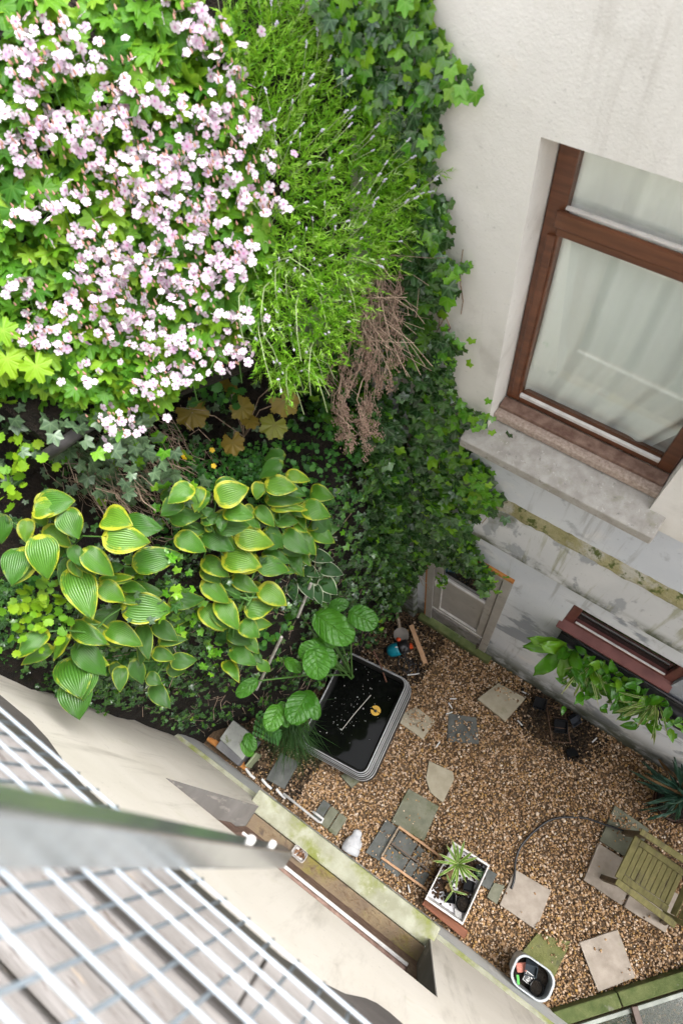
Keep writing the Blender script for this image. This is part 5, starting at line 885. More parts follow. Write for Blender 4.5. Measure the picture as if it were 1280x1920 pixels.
L_fern = leafmat('glossy_strap_leaf', [(0.0, (0.035, 0.16, 0.008)), (0.6, (0.07, 0.26, 0.010)), (1.0, (0.17, 0.36, 0.02))], 0.25, 0.6, 0.25, bmp=0.3)
L_varg = leafmat('striped_grass_blade', [(0.0, (0.09, 0.22, 0.03)), (1.0, (0.22, 0.38, 0.06))], 0.4, 0.4, 0.3, edge=((0.50, 0.55, 0.24), 0.55, 0.7, 0.1))
L_agave = leafmat('blue_green_blade', [(0.0, (0.020, 0.07, 0.045)), (1.0, (0.05, 0.13, 0.085))], 0.35, 0.5, 0.1)
L_dry = leafmat('dry_blade', [(0.0, (0.16, 0.09, 0.04)), (1.0, (0.34, 0.23, 0.12))], 0.8, 0.1, 0.2, tvar=1)
L_tuft = leafmat('dark_grass_tuft', [(0.0, (0.012, 0.045, 0.010)), (1.0, (0.05, 0.13, 0.03))], 0.45, 0.3, 0.25)
M['stem'] = plain('green_stem', (0.07, 0.17, 0.03), 0.6)
M['drystem'] = surf('dry_brown_stem', (0.17, 0.115, 0.08), (0.36, 0.27, 0.20), 40, 0.9)
M['deadhead'] = surf('dead_flower_head', (0.26, 0.165, 0.12), (0.44, 0.31, 0.24), 120, 0.95, 0.8, 200, 0.01)
M['lilac'] = plain('pale_lilac', (0.46, 0.44, 0.52), 0.7)
BN = unit((1.106, -0.959, 1.0))        # the upper bed's own slope

def meshes(tpls, mat, nm): return [t.mesh(nm, mat) for t in tpls]
# ---------------------------------------------------------------- geraniums (three clumps side by side)
me_ger = meshes(T_GER, L_ger, 'geranium_leaf'); me_flw = meshes(T_FLW, L_flw, 'geranium_flower')
clumps = [(-2.02, 0.98), (-1.72, 1.28), (-1.72, 0.86)]
labs = ['pink white flowering geranium in the far top left of the bed', 'pink white flowering geranium next to the lavender', 'pink white flowering geranium spilling over the dark rail']
roots = [thing('geranium', (c[0], c[1], bedz(*c) - 0.15), l, 'geranium', 'geraniums in the upper bed') for c, l in zip(clumps, labs)]
near_i = lambda x, y: min(range(3), key=lambda k: (x - clumps[k][0]) ** 2 + (y - clumps[k][1]) ** 2)
def mound(x, y): return 0.05 * math.sin(9 * x + 2) * math.sin(8 * y + 1)
low = [[], [], []]; cnt = [0, 0, 0]
for (x, y) in sample(GER_POLY, 1250):
    z = bedz(x, y) + mound(x, y); k = near_i(x, y); up = random.random()
    h = -0.16 + 0.20 * up; s = random.uniform(0.042, 0.068)
    n = unit(np.array([0.35, -0.25, 1.0]) + rng.normal(0, 0.33, 3)); d = unit(np.array([0.7, -0.5, -0.3]) + rng.normal(0, 0.6, 3))
    m = frame((x, y, z + h), d, n, s, s, s)
    if up > 0.72 and cnt[k] < 170: put(random.choice(me_ger), 'leaf', m, roots[k]); cnt[k] += 1
    else: low[k].append(m)
for k in range(3):
    fm = merged('under_leaves', T_GER, low[k]); fm.materials.append(L_ger); tag(link(fm, 'under_leaves', parent=roots[k]), kind='stuff')
stalk = [MB(), MB(), MB()]; buds = [MB(), MB(), MB()]
for (cx, cy, cz) in FLOWER_CLUSTERS:
    k = near_i(cx, cy); cz -= 0.03
    base = Vector((cx - 0.03, cy - 0.01, cz - 0.2)); stalk[k].tube([base, Vector((cx, cy, cz - 0.03))], 0.0022, 4, caps=False)
    nf = random.choice((5, 6, 8, 9, 11, 12)); wd = 0.020 + 0.0017 * nf; ga = random.uniform(0, 3.14); gd = np.array([math.cos(ga), math.sin(ga), 0]) * 0.6
    for i in range(nf):
        o = np.array([cx, cy, cz]) + rng.normal(0, 1, 3) * np.array([wd, wd, 0.016]) + gd * rng.normal(0, wd); n = unit(np.array([0.5, -0.3, 0.8]) + rng.normal(0, 0.36, 3))
        s = random.uniform(0.0135, 0.0190); put(random.choice(me_flw), 'flower', frame(o, rng.normal(size=3), n, s, s, s), roots[k])
        stalk[k].tube([Vector((cx, cy, cz - 0.035)), Vector(o)], 0.0012, 3, caps=False)
    for i in range(9):
        o = Vector((cx, cy, cz)) + Vector(rng.normal(0, 0.034, 3)); buds[k].lathe([(0.001, -0.006), (0.0042, -0.002), (0.003, 0.005), (0.0008, 0.012)], o, 5)
extra = [[], [], []]
for rep in range(430):
    cx, cy, cz = random.choice(FLOWER_CLUSTERS[12:]) ; k = near_i(cx, cy); o = np.array([cx, cy, cz - 0.035]) + rng.normal(0, 1, 3) * np.array([0.05, 0.05, 0.018]); s = random.uniform(0.0125, 0.0185)
    extra[k].append(frame(o, rng.normal(size=3), unit(np.array([0.5, -0.3, 0.8]) + rng.normal(0, 0.4, 3)), s, s, s))
for k in range(3): fm = merged('more_flowers', T_FLW, extra[k]); fm.materials.append(L_flw); tag(link(fm, 'more_flowers', parent=roots[k]), kind='stuff')
mb_bud = surf('pinkish_bud', (0.34, 0.16, 0.13), (0.50, 0.30, 0.22), 60, 0.7)
for k in range(3):
    tag(stalk[k].build('flower_stalks', M['stem'], roots[k]), kind='stuff'); tag(buds[k].build('buds', mb_bud, roots[k]), kind='stuff')
# ---------------------------------------------------------------- lavender
lav = thing('lavender', (-1.35, 1.45, 5.3), 'bright green lavender cushion with pale flower spikes beside the geraniums', 'lavender')
def blades(P, D, L, W, droop, rnd, seg=3):
    """thin curved blades: P base, D unit direction, L length, W width"""
    n = len(P); side = np.cross(D, rng.normal(size=(n, 3))); side /= np.linalg.norm(side, axis=1)[:, None]; V = np.zeros((n, 2 * seg + 1, 3))
    for i in range(seg + 1):
        t = i / seg; c = P + D * (L * t)[:, None] + np.array([0, 0, -1.0]) * (droop * L * t * t)[:, None]
        if i < seg: V[:, 2 * i] = c - side * (W * (1 - 0.6 * t))[:, None] / 2; V[:, 2 * i + 1] = c + side * (W * (1 - 0.6 * t))[:, None] / 2
        else: V[:, 2 * seg] = c
    f = []
    for i in range(seg - 1): f += [(2 * i, 2 * i + 1, 2 * i + 3), (2 * i, 2 * i + 3, 2 * i + 2)]
    f.append((2 * seg - 2, 2 * seg - 1, 2 * seg)); f = np.array(f)
    F = (f[None] + (2 * seg + 1) * np.arange(n)[:, None, None]).reshape(-1, 3)
    return V.reshape(-1, 3), F, np.repeat(rnd, 2 * seg + 1)
ctr = np.array([-1.55, 1.35]); BP, BD, BL, BW, BR, SH = [], [], [], [], [], MB()
for (x, y) in sample(GRASS_POLY, 1500):
    o = np.array([x - ctr[0], y - ctr[1]]); o /= np.linalg.norm(o) + 1e-6
    d = unit(np.array([o[0] * 0.55 + 0.25, o[1] * 0.5 - 0.05, 0.7]) + rng.normal(0, 0.34, 3)); L = random.uniform(0.06, 0.17); up = random.random(); tone = random.random()
    b0 = np.array([x, y, bedz(x, y) + 0.05 * math.sin(11 * x) * math.sin(9 * y) - 0.17 + 0.13 * up]); nl = int(10 + L * 55)
    for i in range(nl):
        t = (i + 1) / nl; pt = b0 + d * L * t - np.array([0, 0, 0.25 * L * t * t]); sd = unit(np.cross(d, rng.normal(size=3)))
        BP.append(pt); BD.append(unit(d * random.uniform(0.5, 1.0) + sd * random.uniform(0.5, 1.0) * (1.15 - 0.6 * t))); BL.append(random.uniform(0.022, 0.05) * (1.1 - 0.5 * t)); BW.append(random.uniform(0.0030, 0.0062)); BR.append(min(0.985, max(0.0, 0.55 * tone + 0.30 * up * t + random.uniform(-.12, .2))))  # depth shade put into the colour: low leaves darker, raised tips lighter
BP, BD, BL, BW, BR = map(np.array, (BP, BD, BL, BW, BR))
V, F, r_ = blades(BP, BD, BL, BW, rng.uniform(0.0, 0.35, len(BP)), BR, 2)
fm = fastmesh('foliage', V, F, {'rnd': r_}, False); fm.materials.append(L_grass); tag(link(fm, 'foliage', parent=lav), kind='stuff')
def spike_mesh():
    mb = MB()
    for i in range(7): mb.lathe([(0.001, -0.003), (0.003, 0), (0.001, 0.003)], (random.uniform(-.002, .002), random.uniform(-.002, .002), 0.0025 * i), 5)
    m = mb.mesh('flower_spike', True); m.materials.append(M['lilac']); return m
spk = [spike_mesh() for _ in range(3)]; st_ = MB()
for (x, y) in sample(GRASS_POLY, 150):
    z = bedz(x, y); d = unit(np.array([(x - ctr[0]) * 1.4 + 0.1, (y - ctr[1]) * 1.2, 0.5]) + rng.normal(0, 0.2, 3)); L = random.uniform(0.06, 0.15); b = np.array([x, y, z - 0.03]); e = b + d * L
    st_.tube([b, e], 0.001, 3, caps=False); s = random.uniform(0.8, 1.25); put(random.choice(spk), 'flower_spike', frame(e, np.cross(d, (0.3, 0.2, 0.9)), d, s, s, s), lav)
# long bare stalks arching out over the shelf
for k in range(30):
    x, y = random.uniform(-1.50, -1.20), random.uniform(1.02, 1.45); b = Vector((x, y, bedz(x, y) - 0.05)); d = Vector((random.uniform(0.1, 0.5), random.uniform(-0.6, 0.4), 0.15)); L = random.uniform(0.2, 0.42)
    st_.tube([b, b + d * L * 0.5 + Vector((0, 0, 0.02)), b + d * L * 0.85 + Vector((0, 0, -0.05)), b + d * L + Vector((0, 0, -0.16))], 0.0015, 4, caps=False)
tag(st_.build('stalks', plain('pale_stalk', (0.30, 0.36, 0.18), 0.7), lav), kind='stuff')
# ---------------------------------------------------------------- ivy on the house wall and bank corner
ivy = thing('ivy', (-1.2, 1.80, 1.0), 'dense climbing ivy hanging down the house wall beside the door', 'ivy')
me_old = meshes(T_IVY, L_ivyd, 'ivy_leaf'); me_new = meshes(T_IVY, L_ivyn, 'ivy_leaf')
cand = []
IVY_TOP = [(-1.468, 6.185), (-1.108, 6.251), (-1.116, 6.131), (-1.03, 6.05), (-1.03, 5.95), (-1.09, 5.87), (-1.05, 5.8), (-1.09, 5.7), (-1.03, 5.55), (-1.0, 5.35), (-1.0, 5.1), (-1.35, 5.1), (-1.30, 5.45), (-1.33, 5.7), (-1.42, 6.02)]
for (x, z) in sample(IVY_POLY, 4200) + sample(IVY_TOP, 900):
    edge = 0
    th = 0.05 + 0.10 * (0.5 + 0.5 * math.sin(5 * x + 3) * math.sin(3.3 * z)) + (0.22 if x < -1.15 and z < 4.4 else 0.0)
    u = random.random() ** 0.7; y = 1.815 - th * u
    s = random.uniform(0.028, 0.066) * (0.68 if z > 5.3 else 0.85 if z > 4.3 else 1.12 if z > 2.0 else 0.9)
    n = unit(np.array([0.25, -1.0, 0.75]) + rng.normal(0, 0.30, 3)); d = unit(np.array([0.0, -0.35, -1.0]) + rng.normal(0, 0.45, 3))
    young = (random.random() < 0.07) or (x > -0.97 + 0.05 * math.sin(6 * z) and z > 3.0 and random.random() < 0.45) or (z > 5.6 and random.random() < 0.3)
    cand.append((u + (0.5 if young else 0) + random.random() * 0.2, frame((x, y, z), d, n, s, s, s), young))
for (x, z, w) in [(-0.62, 4.05, 0.10), (-0.55, 3.70, 0.12), (-0.47, 2.52, 0.12), (-0.72, 4.40, 0.10), (-0.92, 5.3, 0.08), (-0.88, 4.85, 0.10), (-0.98, 6.0, 0.09), (-0.70, 3.90, 0.10), (-0.42, 2.35, 0.07), (-0.68, 2.75, 0.1), (-0.84, 1.85, 0.06), (-0.85, 1.70, 0.04)]:
    for k in range(9):
        s = random.uniform(0.025, 0.046); n = unit(np.array([0.2, -1.0, 0.75]) + rng.normal(0, 0.3, 3)); d = unit(np.array([0.3, -0.35, -0.9]) + rng.normal(0, 0.5, 3))
        cand.append((1.6, frame((x + random.gauss(0, w * 0.5), 1.76 + random.uniform(-.05, .03) - (0.08 if 3.0 < z < 4.3 else 0), z + random.gauss(0, w * 0.5)), d, n, s, s, s), random.random() < 0.75))
cand.sort(key=lambda c: -c[0]); cand_top, rest = cand[:298], cand[298:]
for (_, m, yng) in cand_top: put(random.choice(me_new if yng else me_old), 'leaf', m, ivy)
for yng, mt in ((True, L_ivyn), (False, L_ivyd)):
    ms = [m for (_, m, q) in rest if q == yng]
    if ms: fm = merged('inner_leaves', T_IVY, ms); fm.materials.append(mt); tag(link(fm, 'inner_leaves', parent=ivy), kind='stuff')
mb = MB()
for k in range(70):
    x, z = sample(IVY_POLY, 1)[0]; pts = [Vector((x, 1.80, z))]
    for i in range(4): pts.append(pts[-1] + Vector((random.uniform(-.05, .05), random.uniform(-.02, .015), -0.09)))
    mb.tube(pts, 0.003, 4, caps=False)
tag(mb.build('stems', M['drystem'], ivy), kind='stuff')
# ivy leaves over the bank face and shelf (second plant)
ivb = thing('ivy', (-1.5, 0.9, 2.5), 'dark ivy creeping over the earth bank above the pond tub', 'ivy')
msA, msB = [], []
for k in range(3600):
    y = random.uniform(-0.65, 1.8); z = random.uniform(0.7, 4.0); xf = face_x(y)
    p = (xf + random.uniform(-0.02, 0.12 + (0.12 if y > 1.0 else 0)), y, z)
    cl = 0.5 + 0.5 * math.sin(4.1 * y + 1.3 * z) * math.sin(2.7 * z + 0.7)
    if y < 1.0 and random.random() > cl * 1.1: continue
    s = random.uniform(0.024, 0.044); n = unit(np.array([0.9, -0.3, 0.8]) + rng.normal(0, 0.35, 3)); d = unit(np.array([0.3, 0.0, -1.0]) + rng.normal(0, 0.5, 3))
    (msB if random.random() < 0.10 else msA).append(frame(p, d, n, s, s, s))
me_gry = meshes(T_IVY, L_ivyg, 'ivy_leaf')
for m in msA[:150]: put(random.choice(me_old), 'leaf', m, ivb)
for m in msB[:60]: put(random.choice(me_new), 'leaf', m, ivb)
fm = merged('inner_leaves', T_IVY, msA[150:]); fm.materials.append(L_ivyd); tag(link(fm, 'inner_leaves', parent=ivb), kind='stuff')
# fresh ivy patches between the hostas
ivh = thing('ivy', (-1.62, 0.2, 4.2), 'glossy bright ivy sprigs growing between the yellow edged hostas', 'ivy')
for (cx, cy, cz, n_) in [(-1.60, 0.28, 4.42, 14), (-1.55, 0.18, 4.15, 14), (-1.62, 0.10, 3.7, 16), (-1.56, 0.02, 3.3, 16), (-1.52, 0.12, 3.0, 14), (-1.72, 0.42, 4.55, 8), (-1.50, 0.35, 3.4, 10)]:
    for k in range(n_):
        s = random.uniform(0.026, 0.044); n = unit(np.array([0.5, -0.2, 0.8]) + rng.normal(0, 0.35, 3)); put(random.choice(me_new if random.random() < 0.7 else me_old), 'leaf', frame((cx + random.gauss(0, .04), cy + random.gauss(0, .055), cz + random.gauss(0, .06)), rng.normal(size=3) + np.array([.3, 0, -.8]), n, s, s, s), ivb if False else ivh)
# greyish ivy at the left under the geraniums
ivl = thing('ivy', (-2.0, 0.35, 5.0), 'grey green ivy below the geraniums at the left edge', 'ivy')
for k in range(240):
    t = random.random(); p = (-2.15 + 0.55 * t + random.gauss(0, .05), 0.33 + 0.22 * t + random.gauss(0, .06), 5.28 - 0.75 * random.random() ** 1.3 - 0.1 * t)
    s = random.uniform(0.03, 0.05); n = unit(np.array([0.6, -0.3, 0.8]) + rng.normal(0, 0.3, 3)); put(random.choice(me_gry if random.random() < 0.82 else me_new), 'leaf', frame(p, np.array([.3, -.1, -.9]) + rng.normal(0, .5, 3), n, s, s, s), ivl)
# ---------------------------------------------------------------- hostas
me_ho = meshes(T_HOSTA, L_hosta, 'hosta_leaf'); me_hb = meshes(T_HOSTA, L_hostb, 'hosta_leaf'); me_hw = meshes(T_HOSTA, L_hostw, 'hosta_leaf')
def bigleaves(data, mes, root, crown, stemmat, bow=0.15, r=0.004, fill=0.0):
    mb = MB()
    for q in data:
        B, T, n, w = np.array(q[:3]), np.array(q[3:6]), np.array(q[6:9]), q[9]; L = np.linalg.norm(T - B)
        put(random.choice(mes), 'leaf', frame(B + n * 0.01, T - B, n, L * 1.10, w * 1.03, L), root)
        for _k in range(int(fill + random.random())):      # lower leaves of the same mound
            d2 = (T - B) + rng.normal(0, 0.35 * L, 3); put(random.choice(mes), 'leaf', frame(B - n * random.uniform(0.04, 0.13) + rng.normal(0, 0.045, 3), d2, n + rng.normal(0, 0.2, 3), L * random.uniform(0.8, 1.05), w * random.uniform(0.8, 1.0), L), root)
        c = Vector(crown) + Vector((random.uniform(-.05, .05), random.uniform(-.05, .05), 0)); e = Vector(B); mid = (c + e) / 2 + Vector((0, 0, bow)) * (c - e).length
        mb.tube([c, mid, e], [r * 1.3, r, r * 0.8], 5, caps=False)
    tag(mb.build('leaf_stalks', stemmat, root), kind='stuff')
def split(data, centres):
    g = [[] for _ in centres]
    for q in data: g[min(range(len(centres)), key=lambda k: sum((q[i] - centres[k][i]) ** 2 for i in range(3)))].append(q)
    return g
HC = [(-1.95, 0.02, 4.55), (-1.78, 0.16, 4.35), (-1.78, -0.22, 4.2)]
for dta, c, l in zip(split(HOSTA_LEFT, HC), HC, ['yellow edged hosta at the left edge above the round leaved plant', 'yellow edged hosta left of the largest hosta clump', 'yellow edged hosta drooping over the cream house wall']):
    t = thing('hosta', c, l, 'hosta', 'hostas on the bank'); bigleaves(dta, me_ho, t, c, M['stem'], fill=1.3)
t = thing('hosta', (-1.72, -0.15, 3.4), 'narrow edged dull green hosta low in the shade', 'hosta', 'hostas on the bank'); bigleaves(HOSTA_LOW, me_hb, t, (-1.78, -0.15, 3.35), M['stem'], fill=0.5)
HC = [(-1.55, 0.52, 4.2), (-1.42, 0.80, 4.1), (-1.40, 0.42, 3.75)]
for dta, c, l in zip(split(HOSTA_MID, HC), HC, ['large yellow edged hosta in the middle of the bank', 'yellow edged hosta beside the dark wall ivy', 'yellow edged hosta hanging lowest above the pond tub']):
    t = thing('hosta', c, l, 'hosta', 'hostas on the bank'); bigleaves(dta, me_ho, t, c, M['stem'], fill=1.3)
t = thing('hosta', (-1.42, 0.85, 2.9), 'small dark green hosta with thin white leaf edges', 'hosta', 'hostas on the bank'); bigleaves(HOSTA_WHITE, me_hw, t, (-1.46, 0.85, 2.9), M['stem'], fill=0.6)
me_bu = meshes(T_BUR, L_bur, 'burdock_leaf')
BC = [(-1.25, 0.70, 0.8), (-1.35, 0.05, 0.6), (-1.75, -0.35, 0.3)]
for dta, c, l in zip(split(BURDOCK, [(-1.2, 0.65, 2.5), (-1.35, 0.05, 1.9), (-1.75, -0.35, 1.2)]), BC, ['broad leaved green plant rising behind the black pond tub', 'round leaved green plant at the left rim of the tub', 'small round leaved plant by the concrete trough']):
    t = thing('broad_leaf_plant', c, l, 'plant', 'broad leaved plants round the tub'); bigleaves(dta, me_bu, t, c, M['stem'], 0.05, 0.007)
# ---------------------------------------------------------------- heuchera
me_he = meshes(T_HEU, L_heu, 'heuchera_leaf'); heu = thing('heuchera', (-1.7, 1.0, 4.4), 'heuchera with bronze yellow lobed leaves in the dark hollow', 'heuchera'); mb = MB()
for (x, y, z, w) in HEUCHERA:
    n = unit(np.array([0.45, -0.25, 0.9]) + rng.normal(0, 0.15, 3)); put(random.choice(me_he), 'leaf', frame((x, y, z), rng.normal(size=3) * 0.5 + np.array([.5, -.4, -.3]), n, w * 0.53, w * 0.53, w * 0.53), heu)
    mb.tube([(-1.75, 1.02, 4.38), ((x - 1.75) / 2, (y + 1.02) / 2, (z + 4.45) / 2 + .05), (x, y, z)], 0.0028, 4, caps=False)
mb.build('leaf_stalks', M['drystem'], heu)
# ---------------------------------------------------------------- golden round-leaved plants
me_rn = meshes(T_RND, L_rnd, 'round_leaf')
for (c, n_, w, l) in [((-2.04, 0.13, 5.08), 46, (0.055, 0.085, 0.06), 'yellow green round leaved plant at the left edge under the ivy'), ((-1.92, -0.28, 4.48), 95, (0.085, 0.10, 0.06), 'yellow green round leaved plant between the hostas at the left')]:
    t = thing('golden_creeper', c, l, 'plant')
    for k in range(n_):
        s = random.uniform(0.018, 0.032); n = unit(np.array([0.4, 0.1, 0.9]) + rng.normal(0, 0.3, 3)); put(random.choice(me_rn), 'leaf', frame((c[0] + random.gauss(0, w[0]), c[1] + random.gauss(0, w[1]), c[2] + random.gauss(0, w[2])), rng.normal(size=3), n, s, s, s), t)
# two bright geranium leaves at the left edge
me_gy = meshes(T_GER, leafmat('yellow_geranium_leaf', [(0, (0.17, 0.36, 0.012)), (1, (0.25, 0.43, 0.015))], 0.5, 0.3, 0.4, vein=((0.4, 0.5, 0.1), 0.3)), 'geranium_leaf')
for (x, y, z, s) in [(-2.0, 0.40, 5.52, 0.075), (-1.90, 0.44, 5.50, 0.065), (-2.02, 0.46, 5.60, 0.06), (-2.06, 0.36, 5.45, 0.06)]: put(random.choice(me_gy), 'leaf', frame((x, y, z), (.5, -.4, -.5), unit((0.5, -0.1, 0.9)), s, s, s), roots[2])
# ---------------------------------------------------------------- low green cover in the hollow with yellow flowers
cov = thing('corydalis', (-1.8, 0.85, 4.3), 'ferny small leaved green plant with yellow flowers in the hollow', 'plant'); ms = []
for k in range(620):
    u, v = random.random(), random.random(); p = np.array([-2.06, 0.70, 4.46]) * (1 - u) * (1 - v) + np.array([-1.62, 1.02, 4.41]) * u * (1 - v) + np.array([-1.52, 0.88, 4.32]) * u * v + np.array([-1.88, 0.58, 4.36]) * (1 - u) * v
    p += rng.normal(0, 0.03, 3) + np.array([0.03, 0, 0]); s = random.uniform(0.010, 0.019); n = unit(np.array([0.45, -0.2, 0.9]) + rng.normal(0, 0.3, 3)); ms.append(frame(p, rng.normal(size=3), n, s, s, s))
fm = merged('leaflets', T_IVY, ms); fm.materials.append(L_cov); tag(link(fm, 'leaflets', parent=cov), kind='stuff')
myel = plain('yellow_petal', (0.75, 0.50, 0.01), 0.6); fy = [t.mesh('yellow_flower', myel) for t in T_FLW[:2]]
for (x, y, z) in [(-1.885, 0.725, 4.49), (-1.895, 0.735, 4.48), (-1.78, 0.832, 4.48), (-1.735, 0.776, 4.44), (-1.87, 0.715, 4.485)]: put(random.choice(fy), 'flower', frame((x, y, z), rng.normal(size=3), unit((.4, -.2, .9)), 0.014, 0.014, 0.014), cov)
pen = thing('round_leaf_rosette', (-1.76, 0.99, 4.7), 'cluster of small round green leaves under the lavender', 'plant'); me_pn = meshes(T_RND, L_cov, 'round_leaf')
for k in range(40):
    s = random.uniform(0.016, 0.03); put(random.choice(me_pn), 'leaf', frame((-1.76 + random.gauss(0, .05), 1.0 + random.gauss(0, .06), 4.80 + random.gauss(0, .06)), rng.normal(size=3), unit(np.array([.45, -.2, .9]) + rng.normal(0, .25, 3)), s, s, s), pen)
msf, msg = [], []
for k in range(3600):
    y = random.uniform(-0.74, 1.0) if k % 3 else random.uniform(-0.74, -0.2); xf = face_x(y); x = xf + random.uniform(-0.45, 0.08); z = float(np.interp(x - xf, [-0.5, -0.2, -0.06, 0.0, 0.1], [4.14, 4.0, 3.8, 3.4, 2.9])) + random.uniform(-.25, .09) * (2.0 if x > xf - 0.1 else 0.5)
    s = random.uniform(0.014, 0.036); (msf if math.sin(7 * x + 3) * math.sin(6 * y + 2 * z) > -0.25 else msg).append(frame((x, y, z), rng.normal(size=3) + np.array([.3, 0, -.5]), unit(np.array([.6, -.15, .85]) + rng.normal(0, .3, 3)), s, s, s))
fm = merged('shelf_ivy', T_IVY, msf); fm.materials.append(L_ivyd); tag(link(fm, 'shelf_ivy', parent=ivb), kind='stuff')
fm = merged('shelf_leaves', T_RND, msg); fm.materials.append(L_cov); tag(link(fm, 'shelf_leaves', parent=cov), kind='stuff')
hol, hol2 = [], []
for k in range(900):
    x, y, z = random.uniform(-2.45, -1.55), random.uniform(-0.1, 1.35), random.uniform(4.15, 5.05)
    if z > 4.25 + 0.9 * max(0, -1.75 - x) + 0.15: continue
    s = random.uniform(0.018, 0.042); (hol if random.random() < 0.6 else hol2).append(frame((x, y, z), rng.normal(size=3) + np.array([.3, -.1, -.6]), unit(np.array([.6, -.2, .8]) + rng.normal(0, .3, 3)), s, s, s))
fm = merged('hollow_leaves', T_IVY, hol); fm.materials.append(L_ivyg); tag(link(fm, 'hollow_leaves', parent=ivl), kind='stuff')
fm = merged('hollow_leaves', T_IVY, hol2); fm.materials.append(L_ivyd); tag(link(fm, 'hollow_leaves', parent=ivb), kind='stuff')
# small ground cover on the corner right of the hostas
msc = []
for k in range(900):
    y = random.uniform(0.85, 1.6); x = face_x(y) + random.uniform(-0.35, 0.1); z = 3.9 + random.uniform(-0.3, 0.35) - 1.0 * max(0, x - face_x(y)); s = random.uniform(0.010, 0.022)
    msc.append(frame((x, y, z), rng.normal(size=3), unit(np.array([.5, -.3, .8]) + rng.normal(0, .35, 3)), s, s, s))
fm = merged('ground_cover', T_OVAL + [] if False else T_RND, msc); fm.materials.append(L_cov); tag(link(fm, 'ground_cover'), 'low small leaved ground cover on the bank', 'ground cover', kind='stuff')
# ---------------------------------------------------------------- dark rail along the upper bed
rail = MB().tube([(-1.96, 0.25, 5.09), (-1.88, 0.431, 5.13), (-1.546, 1.113, 5.235), (-1.42, 1.36, 5.27)], 0.026, 12).build('bed_rail', surf('dark_pipe', (0.045, 0.042, 0.043), (0.085, 0.08, 0.08), 12, 0.6), smooth=True); tag(rail, 'dark grey pipe rail holding the edge of the geranium bed', 'rail')
# ---------------------------------------------------------------- dead brown plant hanging beside the ivy
dead = thing('dead_plant', (-1.2, 1.6, 4.5), 'dead brown hanging plant between lavender and wall ivy', 'plant'); mb = MB(); hb = MB()
def heads(p, n_, w):
    for q in range(n_):
        e = p + Vector(rng.normal(0, w, 3)) + Vector((0, 0, -random.uniform(.0, .03))); hb.lathe([(0.0008, -.006), (random.uniform(.0018, .0036), 0), (0.0008, .007)], Vector((e.x, min(e.y, 1.79), e.z)), 4)
for strand in DEAD:
    for rep in range(5):
        j = Vector((random.gauss(0, .045), random.gauss(-.03, .04), random.gauss(0, .05))); pts = [Vector(p) + j * (0.3 + 0.7 * i / len(strand)) + Vector(rng.normal(0, .024, 3)) for i, p in enumerate(strand)]; pts = [Vector((p.x, min(p.y, 1.79), p.z)) for p in pts]
        fine = []
        for a, b in zip(pts[:-1], pts[1:]):
            for t in (0, .25, .5, .75): fine.append(a.lerp(b, t) + Vector(rng.normal(0, .009, 3)))
        fine = fine[:random.randint(len(fine) * 2 // 3, len(fine))]
        r0 = random.uniform(.0014, .0036); mb.tube(fine, [r0 * (1.2 - 0.8 * i / len(fine)) for i in range(len(fine))], 4, caps=False)
        for i, p in enumerate(fine):
            if i > 2 and random.random() < 0.35:
                d = Vector((random.uniform(-.5, .6), random.uniform(-.5, .2), random.uniform(-1, -.1))) * random.uniform(.03, .09); q = p + d; q.y = min(q.y, 1.79); mb.tube([p, (p + q) / 2 + Vector(rng.normal(0, .006, 3)), q], .0011, 3, caps=False); heads(q, 16, .010); heads((p + q) / 2, 9, .007)
            if i > 4 and random.random() < 0.4: heads(p, 14, .009)
        heads(fine[-1], 40, .013)
for k in range(60):
    p = Vector((-1.2 + random.gauss(0, .06), 1.55 + random.gauss(0, .1), 5.2 + random.gauss(0, .1))); d = Vector((random.uniform(-.2, .4), random.uniform(-.2, .2), random.uniform(-.3, .1))); q = p + d * 0.7; q.y = min(q.y, 1.79); p.y = min(p.y, 1.79)
    mb.tube([p, (p + q) / 2 + Vector(rng.normal(0, .02, 3)), q], 0.0014, 3, caps=False)
tag(mb.build('dry_stems', M['drystem'], dead), kind='stuff'); tag(hb.build('withered_heads', M['deadhead'], dead), kind='stuff')
# dry stems and roots in the hollow and on the bank
tw = MB()
for k in range(900):
    if k < 640: p = Vector((random.uniform(-2.38, -1.80), random.uniform(0.25, 0.85), random.uniform(4.2, 4.85))); d = Vector((random.uniform(0, .5), random.uniform(-.3, .3), random.uniform(-.9, -.1)))
    else: y = random.uniform(-0.6, 1.2); p = Vector((face_x(y) + random.uniform(0, .06), y, random.uniform(0.5, 3.8))); d = Vector((random.uniform(0, .2), random.uniform(-.6, .6), random.uniform(-.8, .3)))
    L = random.uniform(0.08, 0.32); tw.tube([p, p + d * L * .5 + Vector(rng.normal(0, .02, 3)), p + d * L], random.uniform(.001, .0026), 4, caps=False)
o = tw.build('dry_twigs', M['drystem']); tag(o, 'tangle of dry brown twigs on the bank', 'twigs', kind='stuff')
for (a, b, l) in [((-1.60, 0.05, 1.9), (-1.38, 0.42, 2.9), 'long pale cane leaning on the bank above the tub'), ((-1.42, 0.62, 2.75), (-1.36, 0.80, 3.15), 'short pale cane behind the broad leaved plant')]:
    o = MB().tube([a, b], 0.011, 8).build('cane', surf('pale_cane', (0.30, 0.28, 0.25), (0.5, 0.48, 0.44), 20, 0.7)); tag(o, l, 'cane', 'pale canes on the bank')
